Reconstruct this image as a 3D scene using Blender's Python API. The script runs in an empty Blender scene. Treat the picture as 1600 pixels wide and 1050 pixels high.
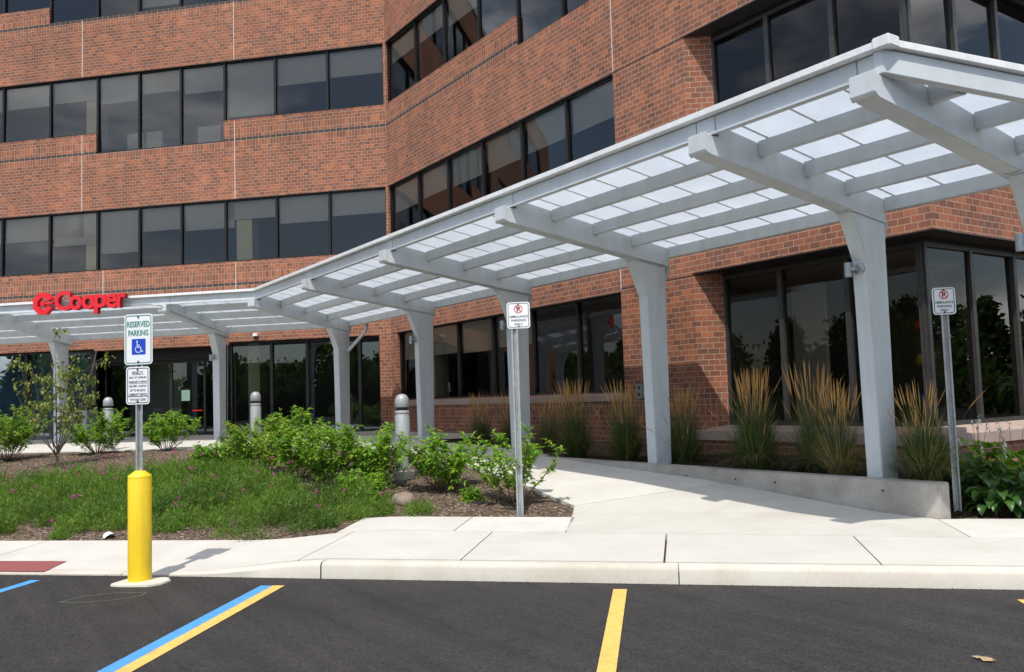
import bpy, bmesh, math, random
import numpy as np
from mathutils import Vector, Matrix
R = math.radians
SC = bpy.context.scene
COL = SC.collection

# ---------------------------------------------------------------- camera, sky, sun, exposure
PHI, PITCH, ROLL, H = R(56), math.atan(97/1350.), R(1.83), 1.65
fw = Vector((-math.sin(PHI), math.cos(PHI), 0)); rt = Vector((math.cos(PHI), math.sin(PHI), 0)); up = Vector((0, 0, 1))
cf = fw*math.cos(PITCH)+up*math.sin(PITCH); cu = up*math.cos(PITCH)-fw*math.sin(PITCH)
cr = math.cos(ROLL)*rt-math.sin(ROLL)*cu; cu2 = math.cos(ROLL)*cu+math.sin(ROLL)*rt
cam = bpy.data.objects.new('camera', bpy.data.cameras.new('camera')); COL.objects.link(cam)
cam.matrix_world = Matrix(((cr.x, cu2.x, -cf.x, 0), (cr.y, cu2.y, -cf.y, 0), (cr.z, cu2.z, -cf.z, H), (0, 0, 0, 1)))
cam.data.sensor_width = 36; cam.data.lens = 36*1350/1600.; cam.data.clip_start = .05; cam.data.clip_end = 2000
SC.camera = cam

SUN_EL, SUN_AZ = R(59.5), (-.707, .707)          # horizontal direction in which the sunlight travels
w = bpy.data.worlds.new("World"); SC.world = w; w.use_nodes = True
nt = w.node_tree; nt.nodes.clear()
def N_(t, typ, **k):
    n = t.nodes.new(typ)
    for a, b in k.items():
        if a == 'ins':
            for i, v in b.items(): n.inputs[i].default_value = v
        else: setattr(n, a, b)
    return n
sky = N_(nt, 'ShaderNodeTexSky', sky_type='NISHITA', sun_disc=False, sun_elevation=SUN_EL, sun_rotation=math.atan2(.707, -.707), air_density=1.0, dust_density=1.5, ozone_density=1.0)
tc = N_(nt, 'ShaderNodeTexCoord'); mp = N_(nt, 'ShaderNodeMapping'); mp.inputs['Scale'].default_value = (1, 1, 2.6)
no = N_(nt, 'ShaderNodeTexNoise', ins={'Scale': 3.4, 'Detail': 8, 'Roughness': .58})
rp = N_(nt, 'ShaderNodeValToRGB'); rp.color_ramp.elements[0].position = .49; rp.color_ramp.elements[1].position = .66
no2 = N_(nt, 'ShaderNodeTexNoise', ins={'Scale': 5.0, 'Detail': 5})
cr2 = N_(nt, 'ShaderNodeValToRGB'); cr2.color_ramp.elements[0].color = (3.0, 3.2, 3.7, 1); cr2.color_ramp.elements[1].color = (17, 17, 17, 1)
cr2.color_ramp.elements[0].position = .35; cr2.color_ramp.elements[1].position = .68
mx = N_(nt, 'ShaderNodeMixRGB'); bg = N_(nt, 'ShaderNodeBackground', ins={'Strength': .15}); wo = N_(nt, 'ShaderNodeOutputWorld')
for a, b in ((tc.outputs['Generated'], mp.inputs[0]), (mp.outputs[0], no.inputs['Vector']), (mp.outputs[0], no2.inputs['Vector']), (no.outputs[0], rp.inputs[0]), (no2.outputs[0], cr2.inputs[0]),
             (rp.outputs[0], mx.inputs[0]), (sky.outputs[0], mx.inputs[1]), (cr2.outputs[0], mx.inputs[2]), (mx.outputs[0], bg.inputs[0]), (bg.outputs[0], wo.inputs[0])): nt.links.new(a, b)
sl = bpy.data.lights.new('sun', 'SUN'); sl.energy = 3.55; sl.angle = R(.6); sl.color = (1, .95, .87)
so = bpy.data.objects.new('sun', sl); COL.objects.link(so)
ld = Vector((SUN_AZ[0]*math.cos(SUN_EL), SUN_AZ[1]*math.cos(SUN_EL), -math.sin(SUN_EL)))
so.rotation_euler = ld.to_track_quat('-Z', 'Y').to_euler(); so.location = (5, -10, 30)
SC.view_settings.view_transform = 'Standard'; SC.view_settings.look = 'None'; SC.view_settings.exposure = 0.2; SC.view_settings.gamma = 1
SC.render.engine = 'CYCLES'
SC.cycles.max_bounces = 7; SC.cycles.transparent_max_bounces = 12; SC.cycles.diffuse_bounces = 4

# ---------------------------------------------------------------- frames
S2 = 2**.5
T = np.array([1, 1, 0])/S2; NN = np.array([-1, 1, 0])/S2        # along / away from the kerb
def FR(x, y, z): return (x, y, z)                                # right facade frame  (x along wall, y depth)
def FL(x, y, z): return ((x-y)/S2, (x+y)/S2, z)                  # kerb / left facade frame (p, q)
def FS(x, y, z): return (-6.59-y, x, z)                          # side face frame (x = along +D, y = depth inwards)
W = 11.6; QL = 25.03; PC = -8.627                                # right wall depth, left wall depth, corner p

# ---------------------------------------------------------------- terrain
QX = [0, 7.6, 9.6, 10.5, 12.3, 14.3, 16.5, 18.5, 60]; QZ = [.15, .15, .21, .24, .44, .57, .72, .78, .78]
def sst(a, b, x): x = min(1, max(0, (x-a)/(b-a))); return x*x*(3-2*x)
def zpq(p, q):
    z = float(np.interp(q, QX, QZ))
    r = sst(-5.0, -3.35, p)
    return z-.135*(1-r)*(1-sst(8.5, 12.5, q))
def ztD(t, D): return zpq((t+D)/S2, (D-t)/S2)
def zsoil(t, D):
    q = (D-t)/S2; p = (D+t)/S2
    if D < 9.05 and t < -5.2: return ztD(t, D)-.15
    if t > -6.3:
        e = q-(10.17-.055*p); k = sst(-6.25, -5.3, t)
        if e < 0: return zpq(p, q)-.08
        return (1-k)*.575+k*(zpq(p, 9.9)-.02+max(0, min(e, 1.6)-.12)*.13)
    if D > 9.0 and t > -17:
        hi = .575
        return hi
    return ztD(t, D)

# ---------------------------------------------------------------- mesh builder
def wloc(o):
    v = Vector((0, 0, 0))
    while o: v += o.location; o = o.parent
    return v
class MB:
    def __init__(s): s.v = []; s.f = []; s.m = []; s.uv = []
    def face(s, pts, mi=0, uv=None):
        n = len(s.v); s.v += [tuple(map(float, p)) for p in pts]; s.f.append(tuple(range(n, n+len(pts)))); s.m.append(mi); s.uv.append(uv)
    def box(s, F, x0, x1, y0, y1, z0, z1, mi=0):
        c = [F(x, y, z) for z in (z0, z1) for x, y in ((x0, y0), (x1, y0), (x1, y1), (x0, y1))]
        n = len(s.v); s.v += c
        for q in ((0, 3, 2, 1), (4, 5, 6, 7), (0, 1, 5, 4), (1, 2, 6, 5), (2, 3, 7, 6), (3, 0, 4, 7)):
            s.f.append(tuple(n+i for i in q)); s.m.append(mi); s.uv.append(None)
        return s
    def prism(s, a, b, mi=0):                    # two matching loops of points
        n = len(s.v); k = len(a); s.v += [tuple(map(float, p)) for p in a]+[tuple(map(float, p)) for p in b]
        s.f.append(tuple(range(n+k-1, n-1, -1))); s.f.append(tuple(range(n+k, n+2*k))); s.m += [mi]*2; s.uv += [None]*2
        for i in range(k):
            j = (i+1) % k; s.f.append((n+i, n+j, n+k+j, n+k+i)); s.m.append(mi); s.uv.append(None)
        return s
    def rings(s, rs, close=True, mi=0):
        n = len(s.v); k = len(rs[0])
        for r in rs: s.v += [tuple(map(float, p)) for p in r]
        for a in range(len(rs)-1):
            for i in range(k):
                j = (i+1) % k; s.f.append((n+a*k+i, n+a*k+j, n+(a+1)*k+j, n+(a+1)*k+i)); s.m.append(mi); s.uv.append(None)
        if close:
            s.f.append(tuple(n+i for i in range(k-1, -1, -1))); s.f.append(tuple(n+(len(rs)-1)*k+i for i in range(k))); s.m += [mi]*2; s.uv += [None]*2
        return s
    def lathe(s, c, prof, k=20, mi=0):
        return s.rings([[(c[0]+r*math.cos(6.28318*i/k), c[1]+r*math.sin(6.28318*i/k), c[2]+z) for i in range(k)] for r, z in prof], True, mi)
    def tube(s, pts, rad, k=6, mi=0):
        P = [Vector(p) for p in pts]; rs = []
        for i, p in enumerate(P):
            d = (P[min(i+1, len(P)-1)]-P[max(i-1, 0)]).normalized()
            a = d.orthogonal().normalized() if i == 0 else (a-d*a.dot(d)).normalized()
            b = d.cross(a); r = rad[i] if hasattr(rad, '__len__') else rad
            rs.append([p+a*r*math.cos(6.28318*j/k)+b*r*math.sin(6.28318*j/k) for j in range(k)])
        return s.rings(rs, True, mi)
    def build(s, name, mats, parent=None, smooth=False, bevel=0, norm=True):
        me = bpy.data.meshes.new(name); off = wloc(parent) if parent else Vector((0, 0, 0))
        me.from_pydata([(a-off.x, b-off.y, c-off.z) for a, b, c in s.v], [], s.f)
        if not isinstance(mats, (list, tuple)): mats = [mats]
        for m in mats: me.materials.append(M[m])
        me.polygons.foreach_set('material_index', s.m)
        if any(u is not None for u in s.uv):
            L = me.uv_layers.new(name='UVMap'); k = 0
            for f, u in zip(s.f, s.uv):
                for i in range(len(f)):
                    if u is not None: L.data[k].uv = u[i]
                    k += 1
        elif norm:
            bm = bmesh.new(); bm.from_mesh(me); bmesh.ops.recalc_face_normals(bm, faces=bm.faces)
            if bevel:
                bmesh.ops.remove_doubles(bm, verts=bm.verts, dist=1e-5)
                bmesh.ops.bevel(bm, geom=[e for e in bm.edges if len(e.link_faces) == 2 and e.calc_face_angle(0) > .6], offset=bevel, segments=2, affect='EDGES', clamp_overlap=True)
            bm.to_mesh(me); bm.free()
        if smooth:
            me.polygons.foreach_set('use_smooth', [True]*len(me.polygons))
            if smooth != 'all':
                try: me.set_sharp_from_angle(angle=R(38))
                except Exception: pass
        me.update(); o = bpy.data.objects.new(name, me); COL.objects.link(o)
        if parent: o.parent = parent
        return o
def npmesh(name, V, Fs, mats, parent=None, mi=None, smooth=False):
    me = bpy.data.meshes.new(name); off = wloc(parent) if parent else Vector((0, 0, 0))
    V = np.asarray(V, np.float32)-np.array(off, np.float32); Fs = np.asarray(Fs, np.int32); k = Fs.shape[1]; n = len(Fs)
    me.vertices.add(len(V)); me.vertices.foreach_set('co', V.ravel())
    me.loops.add(n*k); me.loops.foreach_set('vertex_index', Fs.ravel())
    me.polygons.add(n); me.polygons.foreach_set('loop_start', np.arange(n, dtype=np.int32)*k)
    for m in (mats if isinstance(mats, (list, tuple)) else [mats]): me.materials.append(M[m])
    if mi is not None: me.polygons.foreach_set('material_index', np.asarray(mi, np.int32))
    if smooth: me.polygons.foreach_set('use_smooth', np.ones(n, bool))
    me.update(calc_edges=True); me.validate()
    o = bpy.data.objects.new(name, me); COL.objects.link(o)
    if parent: o.parent = parent
    return o
def tag(o, label=None, cat=None, group=None, kind=None):
    if label: o['label'] = label
    if cat: o['category'] = cat
    if group: o['group'] = group
    if kind: o['kind'] = kind
    return o
def thing(name, loc, label, cat, group=None):
    o = bpy.data.objects.new(name, None); COL.objects.link(o); o.location = loc; o.empty_display_size = .2
    return tag(o, label, cat, group)
def struct(o, label=None, cat=None): return tag(o, label, cat, kind='structure')
def dup(root, loc, rz, sc, label, group=None):
    r = root.copy(); COL.objects.link(r); r.location = loc; r.rotation_euler = (0, 0, rz); r.scale = (sc,)*3 if not hasattr(sc, '__len__') else sc
    r['label'] = label
    if group: r['group'] = group
    for ch in list(root.children):
        c = ch.copy(); COL.objects.link(c); c.parent = r
        for g in list(ch.children):
            d = g.copy(); COL.objects.link(d); d.parent = c
    return r

# ---------------------------------------------------------------- materials
M = {}
def newmat(name):
    m = bpy.data.materials.new(name); m.use_nodes = True; t = m.node_tree; t.nodes.clear(); M[name] = m
    return m, t, N_(t, 'ShaderNodeOutputMaterial')
def noisecol(t, vec, scale, a, b, lo=.35, hi=.65, detail=6, rough=.6):
    n = N_(t, 'ShaderNodeTexNoise', ins={'Scale': scale, 'Detail': detail, 'Roughness': rough}); t.links.new(vec, n.inputs['Vector'])
    r = N_(t, 'ShaderNodeValToRGB'); r.color_ramp.elements[0].position = lo; r.color_ramp.elements[1].position = hi
    r.color_ramp.elements[0].color = (*a, 1); r.color_ramp.elements[1].color = (*b, 1); t.links.new(n.outputs[0], r.inputs[0]); return r.outputs[0], n.outputs[0]
def mixc(t, fac, a, b, mode='MIX'):
    m = N_(t, 'ShaderNodeMixRGB', blend_type=mode)
    for i, v in ((0, fac), (1, a), (2, b)):
        if isinstance(v, (int, float)): m.inputs[i].default_value = v
        elif isinstance(v, tuple): m.inputs[i].default_value = (*v, 1)
        else: t.links.new(v, m.inputs[i])
    return m.outputs[0]
def math_(t, op, a, b=None, clamp=False):
    m = N_(t, 'ShaderNodeMath', operation=op, use_clamp=clamp)
    for i, v in ((0, a), (1, b)):
        if v is None: continue
        if isinstance(v, (int, float)): m.inputs[i].default_value = v
        else: t.links.new(v, m.inputs[i])
    return m.outputs[0]
def simple(name, col, rough=.5, metal=0, var=.12, vscale=8, bump=.0, bscale=60, col2=None, spec=.5):
    m, t, out = newmat(name); g = N_(t, 'ShaderNodeNewGeometry')
    b = N_(t, 'ShaderNodeBsdfPrincipled'); b.inputs['Roughness'].default_value = rough; b.inputs['Metallic'].default_value = metal; b.inputs['Specular IOR Level'].default_value = spec
    c2 = col2 or tuple(max(0, c*(1-var*2)) for c in col)
    c, n = noisecol(t, g.outputs['Position'], vscale, c2, col, .3, .7); t.links.new(c, b.inputs['Base Color'])
    if bump:
        n2 = N_(t, 'ShaderNodeTexNoise', ins={'Scale': bscale, 'Detail': 4}); t.links.new(g.outputs['Position'], n2.inputs['Vector'])
        bp = N_(t, 'ShaderNodeBump', ins={'Strength': bump, 'Distance': .01}); t.links.new(n2.outputs[0], bp.inputs['Height']); t.links.new(bp.outputs[0], b.inputs['Normal'])
    t.links.new(b.outputs[0], out.inputs[0]); return m
# brick
def brickmat():
    m, t, out = newmat('brick'); uv = N_(t, 'ShaderNodeUVMap', uv_map='UVMap'); g = N_(t, 'ShaderNodeNewGeometry')
    sep = N_(t, 'ShaderNodeSeparateXYZ'); t.links.new(uv.outputs[0], sep.inputs[0]); v = sep.outputs[1]
    def br(w_, h_, off):
        n = N_(t, 'ShaderNodeTexBrick', offset=off, ins={'Scale': 1, 'Mortar Size': .0058, 'Mortar Smooth': .15, 'Bias': 0, 'Brick Width': w_, 'Row Height': h_, 'Color1': (0, 0, 0, 1), 'Color2': (1, 1, 1, 1), 'Mortar': (.5, .5, .5, 1)})
        t.links.new(uv.outputs[0], n.inputs['Vector']); return n
    b1, b2 = br(.2032, .1016, .5), br(.1016, .2032, 0)
    def band(z0, z1): return math_(t, 'MULTIPLY', math_(t, 'GREATER_THAN', v, z0), math_(t, 'LESS_THAN', v, z1))
    rows = [(5.08, 5.4864), (5.588, 5.995), (9.957, 10.16), (10.262, 10.566), (1.22, 1.52), (14.53, 14.73), (14.83, 15.14)]
    sol = None
    for a, b in rows:
        x = band(a, b); sol = x if sol is None else math_(t, 'MAXIMUM', sol, x)
    dk = None
    for a, b in [(5.4864, 5.588), (10.16, 10.262), (14.73, 14.83)]:
        x = band(a, b); dk = x if dk is None else math_(t, 'MAXIMUM', dk, x)
    sol = math_(t, 'MULTIPLY', sol, math_(t, 'SUBTRACT', 1, dk))
    rnd = mixc(t, sol, b1.outputs['Color'], b2.outputs['Color']); mort = mixc(t, sol, b1.outputs['Fac'], b2.outputs['Fac'])
    ramp = N_(t, 'ShaderNodeValToRGB'); e = ramp.color_ramp.elements
    e[0].position = 0; e[0].color = (.20, .092, .066, 1); e[1].position = 1; e[1].color = (.42, .165, .082, 1)
    for p_, c_ in ((.2, (.24, .116, .076)), (.45, (.285, .116, .072)), (.75, (.33, .132, .078))): k = e.new(p_); k.color = (*c_, 1)
    t.links.new(rnd, ramp.inputs[0])
    cl, nf = noisecol(t, g.outputs['Position'], 90, (.78, .76, .76), (1.12, 1.1, 1.08), .3, .7, 3)
    c = mixc(t, 1, ramp.outputs[0], cl, 'MULTIPLY')
    c = mixc(t, dk, c, (.075, .060, .056))
    st, _ = noisecol(t, g.outputs['Position'], .45, (.80, .81, .83), (1.12, 1.09, 1.06), .32, .68, 6, .65); c = mixc(t, 1, c, st, 'MULTIPLY')
    mps = N_(t, 'ShaderNodeMapping'); mps.inputs['Scale'].default_value = (2.6, 2.6, .35); t.links.new(g.outputs['Position'], mps.inputs[0])
    rs_, _ = noisecol(t, mps.outputs[0], 1.0, (.83, .82, .82), (1.08, 1.08, 1.08), .34, .62, 6, .65); c = mixc(t, 1, c, rs_, 'MULTIPLY')
    mc, _ = noisecol(t, g.outputs['Position'], 3, (.38, .27, .20), (.48, .35, .27), .3, .7, 4)
    c = mixc(t, mort, c, mc)
    ef, _ = noisecol(t, g.outputs['Position'], 1.1, (0, 0, 0), (1, 1, 1), .66, .82, 8, .7); c = mixc(t, math_(t, 'MULTIPLY', ef, .3), c, (.6, .5, .45))
    b = N_(t, 'ShaderNodeBsdfPrincipled', ins={'Roughness': .85, 'Specular IOR Level': .25}); t.links.new(c, b.inputs['Base Color'])
    hgt = math_(t, 'ADD', math_(t, 'MULTIPLY', math_(t, 'SUBTRACT', 1, mort), 1.0), math_(t, 'MULTIPLY', nf, .25))
    bp = N_(t, 'ShaderNodeBump', ins={'Strength': .6, 'Distance': .006}); t.links.new(hgt, bp.inputs['Height']); t.links.new(bp.outputs[0], b.inputs['Normal'])
    t.links.new(b.outputs[0], out.inputs[0])
brickmat()
def concmat(name, a, b, dirt=(.42, .40, .36), dscale=.9, dlo=.5, dhi=.8, dstr=.5, bump=.25):
    m, t, out = newmat(name); g = N_(t, 'ShaderNodeNewGeometry'); P = g.outputs['Position']
    c, _ = noisecol(t, P, 1.7, a, b, .3, .7, 7, .65)
    s, _ = noisecol(t, P, dscale, (0, 0, 0), (1, 1, 1), dlo, dhi, 8, .7); c = mixc(t, math_(t, 'MULTIPLY', s, dstr), c, dirt)
    rn = N_(t, 'ShaderNodeValToRGB'); rn.color_ramp.elements[0].color = (.90, .895, .88, 1); rn.color_ramp.elements[1].color = (1.03, 1.03, 1.03, 1); t.links.new(g.outputs['Random Per Island'], rn.inputs[0]); c = mixc(t, 1, c, rn.outputs[0], 'MULTIPLY')
    sp, nf = noisecol(t, P, 140, (.86, .86, .86), (1.07, 1.07, 1.07), .3, .7, 3); c = mixc(t, 1, c, sp, 'MULTIPLY')
    fl, _ = noisecol(t, P, 38, (0, 0, 0), (1, 1, 1), .70, .76, 2, .5); c = mixc(t, math_(t, 'MULTIPLY', fl, .35), c, tuple(x*.5 for x in dirt))
    bs = N_(t, 'ShaderNodeBsdfPrincipled', ins={'Roughness': .88, 'Specular IOR Level': .25}); t.links.new(c, bs.inputs['Base Color'])
    bp = N_(t, 'ShaderNodeBump', ins={'Strength': bump, 'Distance': .004}); t.links.new(nf, bp.inputs['Height']); t.links.new(bp.outputs[0], bs.inputs['Normal'])
    t.links.new(bs.outputs[0], out.inputs[0])
concmat('concrete', (.56, .54, .49), (.64, .62, .57), (.46, .42, .36), .8, .52, .8, .6)
concmat('kerb_concrete', (.54, .505, .43), (.64, .61, .54), (.44, .37, .27), 1.6, .48, .75, .6)
concmat('wall_concrete', (.41, .38, .335), (.54, .51, .46), (.25, .23, .195), 2.2, .42, .72, .75, .5)
concmat('stone_sill', (.36, .27, .225), (.45, .35, .30), (.28, .21, .17), 1.5, .5, .8, .4)
def asphalt():
    m, t, out = newmat('asphalt'); g = N_(t, 'ShaderNodeNewGeometry'); P = g.outputs['Position']
    c, _ = noisecol(t, P, .55, (.019, .0178, .0178), (.032, .030, .0295), .3, .7, 7, .65)
    vo = N_(t, 'ShaderNodeTexVoronoi', ins={'Scale': 85}); t.links.new(P, vo.inputs['Vector'])
    r = N_(t, 'ShaderNodeValToRGB'); r.color_ramp.elements[0].color = (.45, .45, .45, 1); r.color_ramp.elements[1].color = (2.1, 2.05, 1.95, 1)
    t.links.new(vo.outputs['Color'], r.inputs[0]); c = mixc(t, 1, c, r.outputs[0], 'MULTIPLY')
    s, _ = noisecol(t, P, 60, (0, 0, 0), (1, 1, 1), .69, .75, 2); c = mixc(t, math_(t, 'MULTIPLY', s, .5), c, (.16, .15, .14))
    k, _ = noisecol(t, P, 1.3, (0, 0, 0), (1, 1, 1), .55, .72, 6, .7); c = mixc(t, math_(t, 'MULTIPLY', k, .6), c, (.018, .017, .018))
    mp3 = N_(t, 'ShaderNodeMapping'); mp3.inputs['Rotation'].default_value = (0, 0, R(45)); mp3.inputs['Scale'].default_value = (.35, 5, 1); t.links.new(P, mp3.inputs[0])
    tr_, _ = noisecol(t, mp3.outputs[0], 1.0, (.80, .80, .80), (1.16, 1.15, 1.14), .35, .65, 4); c = mixc(t, 1, c, tr_, 'MULTIPLY')
    b = N_(t, 'ShaderNodeBsdfPrincipled', ins={'Roughness': .82, 'Specular IOR Level': .35}); t.links.new(c, b.inputs['Base Color'])
    bp = N_(t, 'ShaderNodeBump', ins={'Strength': .7, 'Distance': .006}); t.links.new(vo.outputs['Distance'], bp.inputs['Height']); t.links.new(bp.outputs[0], b.inputs['Normal'])
    t.links.new(b.outputs[0], out.inputs[0])
asphalt()
def roadpaint(name, col):
    m, t, out = newmat(name); g = N_(t, 'ShaderNodeNewGeometry'); P = g.outputs['Position']
    c, _ = noisecol(t, P, 9, tuple(x*.85 for x in col), col, .3, .6)
    s, nf = noisecol(t, P, 75, (0, 0, 0), (1, 1, 1), .58, .68, 3); c = mixc(t, math_(t, 'MULTIPLY', s, .6), c, (.08, .075, .07)); s2, _ = noisecol(t, P, 6, (0, 0, 0), (1, 1, 1), .5, .75, 6, .7); c = mixc(t, math_(t, 'MULTIPLY', s2, .3), c, (.12, .11, .10))
    b = N_(t, 'ShaderNodeBsdfPrincipled', ins={'Roughness': .75, 'Specular IOR Level': .3}); t.links.new(c, b.inputs['Base Color'])
    bp = N_(t, 'ShaderNodeBump', ins={'Strength': .5, 'Distance': .004}); t.links.new(nf, bp.inputs['Height']); t.links.new(bp.outputs[0], b.inputs['Normal'])
    t.links.new(b.outputs[0], out.inputs[0])
roadpaint('yellow_line', (.80, .50, .13)); roadpaint('blue_line', (.08, .32, .72)); roadpaint('chalk', (.16, .19, .13))
simple('red_paver', (.30, .085, .085), .8, vscale=12, bump=.5, bscale=120)
def mulch(name, a, b, c3):
    m, t, out = newmat(name); g = N_(t, 'ShaderNodeNewGeometry'); P = g.outputs['Position']
    mpn = N_(t, 'ShaderNodeMapping'); mpn.inputs['Scale'].default_value = (1, 1.0, 1); t.links.new(P, mpn.inputs[0])
    vo = N_(t, 'ShaderNodeTexVoronoi', ins={'Scale': 38, 'Randomness': 1}); t.links.new(mpn.outputs[0], vo.inputs['Vector'])
    sx = N_(t, 'ShaderNodeSeparateColor'); t.links.new(vo.outputs['Color'], sx.inputs[0])
    r = N_(t, 'ShaderNodeValToRGB'); e = r.color_ramp.elements; e[0].color = (*a, 1); e[1].color = (*c3, 1); k = e.new(.6); k.color = (*b, 1); t.links.new(sx.outputs[0], r.inputs[0])
    l, _ = noisecol(t, P, 1.5, (.7, .7, .7), (1.15, 1.12, 1.08), .3, .7); c = mixc(t, 1, r.outputs[0], l, 'MULTIPLY')
    bs = N_(t, 'ShaderNodeBsdfPrincipled', ins={'Roughness': .95, 'Specular IOR Level': .1}); t.links.new(c, bs.inputs['Base Color'])
    bp = N_(t, 'ShaderNodeBump', ins={'Strength': 1, 'Distance': .02}); t.links.new(vo.outputs['Distance'], bp.inputs['Height']); t.links.new(bp.outputs[0], bs.inputs['Normal'])
    t.links.new(bs.outputs[0], out.inputs[0])
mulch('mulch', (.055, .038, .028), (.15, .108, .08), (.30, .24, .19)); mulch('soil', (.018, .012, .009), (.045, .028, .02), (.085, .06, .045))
def islandmat(name, cols, rough=.6, trans=0.0, tcol=None, spec=.3):
    m, t, out = newmat(name); g = N_(t, 'ShaderNodeNewGeometry'); r = N_(t, 'ShaderNodeValToRGB'); e = r.color_ramp.elements
    e[0].color = (*cols[0], 1); e[1].color = (*cols[-1], 1)
    for i, c in enumerate(cols[1:-1]): k = e.new((i+1)/(len(cols)-1)); k.color = (*c, 1)
    t.links.new(g.outputs['Random Per Island'], r.inputs[0])
    b = N_(t, 'ShaderNodeBsdfPrincipled', ins={'Roughness': rough, 'Specular IOR Level': spec}); t.links.new(r.outputs[0], b.inputs['Base Color'])
    if trans:
        tr = N_(t, 'ShaderNodeBsdfTranslucent'); c = mixc(t, 1, r.outputs[0], tcol or (1.5, 1.7, .6), 'MULTIPLY'); t.links.new(c, tr.inputs[0])
        mx_ = N_(t, 'ShaderNodeMixShader', ins={0: trans}); t.links.new(b.outputs[0], mx_.inputs[1]); t.links.new(tr.outputs[0], mx_.inputs[2]); t.links.new(mx_.outputs[0], out.inputs[0])
    else: t.links.new(b.outputs[0], out.inputs[0])
islandmat('chips', [(.05, .035, .025), (.14, .10, .07), (.22, .17, .13), (.36, .30, .24)], .9)
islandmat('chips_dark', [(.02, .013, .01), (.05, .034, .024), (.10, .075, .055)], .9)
islandmat('shrub_leaf', [(.11, .22, .025), (.16, .31, .035), (.21, .38, .045), (.30, .44, .06)], .42, .4)
islandmat('shrub_leaf_dark', [(.055, .13, .02), (.08, .18, .03), (.11, .21, .035)], .45, .3)
islandmat('dogwood_leaf', [(.11, .17, .035), (.17, .23, .05), (.23, .28, .07), (.26, .20, .07)], .5, .3)
islandmat('yellow_leaf', [(.30, .30, .03), (.42, .38, .05)], .5, .35)
islandmat('cover', [(.07, .14, .02), (.105, .19, .027), (.15, .25, .038), (.21, .31, .055)], .6, .35)
islandmat('cover_pale', [(.09, .17, .025), (.14, .24, .035), (.19, .29, .05)], .6, .3); islandmat('cover_dark', [(.05, .105, .017), (.08, .15, .024), (.12, .20, .035)], .6, .3)
islandmat('magenta', [(.38, .03, .20), (.55, .07, .34)], .6, .2, (1, 1, 1))
islandmat('flower_sunfleck_white', [(.75, .75, .68), (.85, .83, .75)], .6, .2, (1, 1, 1))  # hosta bells, and shrub flecks that imitate sunlit path
islandmat('grass_green', [(.028, .06, .014), (.05, .095, .022), (.09, .13, .035), (.16, .16, .06)], .55, .3)
islandmat('plume', [(.40, .21, .065), (.56, .33, .11), (.68, .45, .18)], .8, .25, (1.1, 1, .8))
islandmat('dry_blade', [(.30, .22, .10), (.42, .32, .16)], .8, .2, (1, 1, .8))
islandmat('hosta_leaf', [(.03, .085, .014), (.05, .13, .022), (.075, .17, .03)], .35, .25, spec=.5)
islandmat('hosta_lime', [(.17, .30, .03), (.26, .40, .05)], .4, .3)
islandmat('tree_leaf', [(.05, .09, .03), (.08, .13, .045), (.11, .16, .06)], .7, .4)
simple('twig', (.15, .09, .06), .8); simple('bark', (.20, .17, .14), .9, bump=.5, bscale=40)
simple('reed', (.20, .16, .10), .8)
simple('canopy_paint', (.59, .63, .655), .36, .0, var=.05, vscale=3.2, col2=(.54, .575, .595), bump=.05, bscale=7); simple('bar_paint', (.72, .75, .78), .5); simple('canopy_cap', (.80, .81, .82), .4, var=.03)
simple('galv', (.44, .47, .48), .42, .65, var=.12, vscale=22, bump=.12, bscale=160); simple('galv_post', (.47, .50, .50), .5, .45, var=.14, vscale=14)
simple('bolt', (.10, .10, .10), .5, .5); simple('hole', (.035, .037, .038), .9)
simple('frame', (.018, .016, .016), .4, .3, var=.1); simple('bronze_sunlit', (.075, .07, .068), .4, .4); simple('frame_light', (.045, .042, .042), .4, .4)  # bay mullions get a bronze lightened to look sunlit
simple('bollard_grey', (.36, .38, .385), .5, .2, var=.06, vscale=5); simple('black_trim', (.02, .02, .02), .5)
simple('yellow_paint', (.87, .60, .018), .42, var=.03, vscale=3, bump=.05, bscale=20)
simple('yellow_seam', (.62, .42, .02), .5)
simple('sign_white', (.80, .82, .84), .35, var=.02); simple('sign_back', (.45, .47, .48), .4, .6)
simple('sign_green', (.0, .22, .15), .4, var=.02); simple('sign_blue', (.005, .06, .50), .4, var=.02); simple('sign_black', (.012, .012, .016), .5, var=.02); simple('sign_red', (.62, .012, .012), .4, var=.02)
simple('letter_red', (.74, .010, .022), .35, var=.02); simple('letter_side', (.34, .006, .014), .45, var=.02)
simple('sealant', (.66, .58, .52), .8, var=.05); simple('seam_dark', (.05, .04, .035), .9)
simple('blind', (.62, .60, .55), .9, var=.03); simple('sky_blue_sheet', (.50, .68, .80), .9, var=.04, vscale=.6); simple('beige', (.78, .70, .46), .8, var=.02); simple('ceiling', (.55, .54, .50), .9, var=.03); simple('carpet', (.06, .06, .065), .95)
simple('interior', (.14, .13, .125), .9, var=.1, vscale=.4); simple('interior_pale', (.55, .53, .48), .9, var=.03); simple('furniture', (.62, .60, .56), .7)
simple('rock', (.28, .22, .17), .9, var=.2, vscale=9, bump=.8, bscale=18); simple('litter', (.82, .82, .80), .7); simple('dry_leaf', (.42, .30, .17), .8)
simple('steel_box', (.30, .31, .29), .5, .3); simple('coping', (.45, .42, .38), .6); simple('roofing', (.12, .12, .12), .9); simple('rubber', (.025, .025, .025), .9)
simple('red_plastic', (.65, .03, .02), .5); simple('yellow_plastic', (.7, .5, .03), .5); simple('blue_plastic', (.02, .10, .40), .5)
simple('decal_green', (.25, .42, .33), .6)
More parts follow.
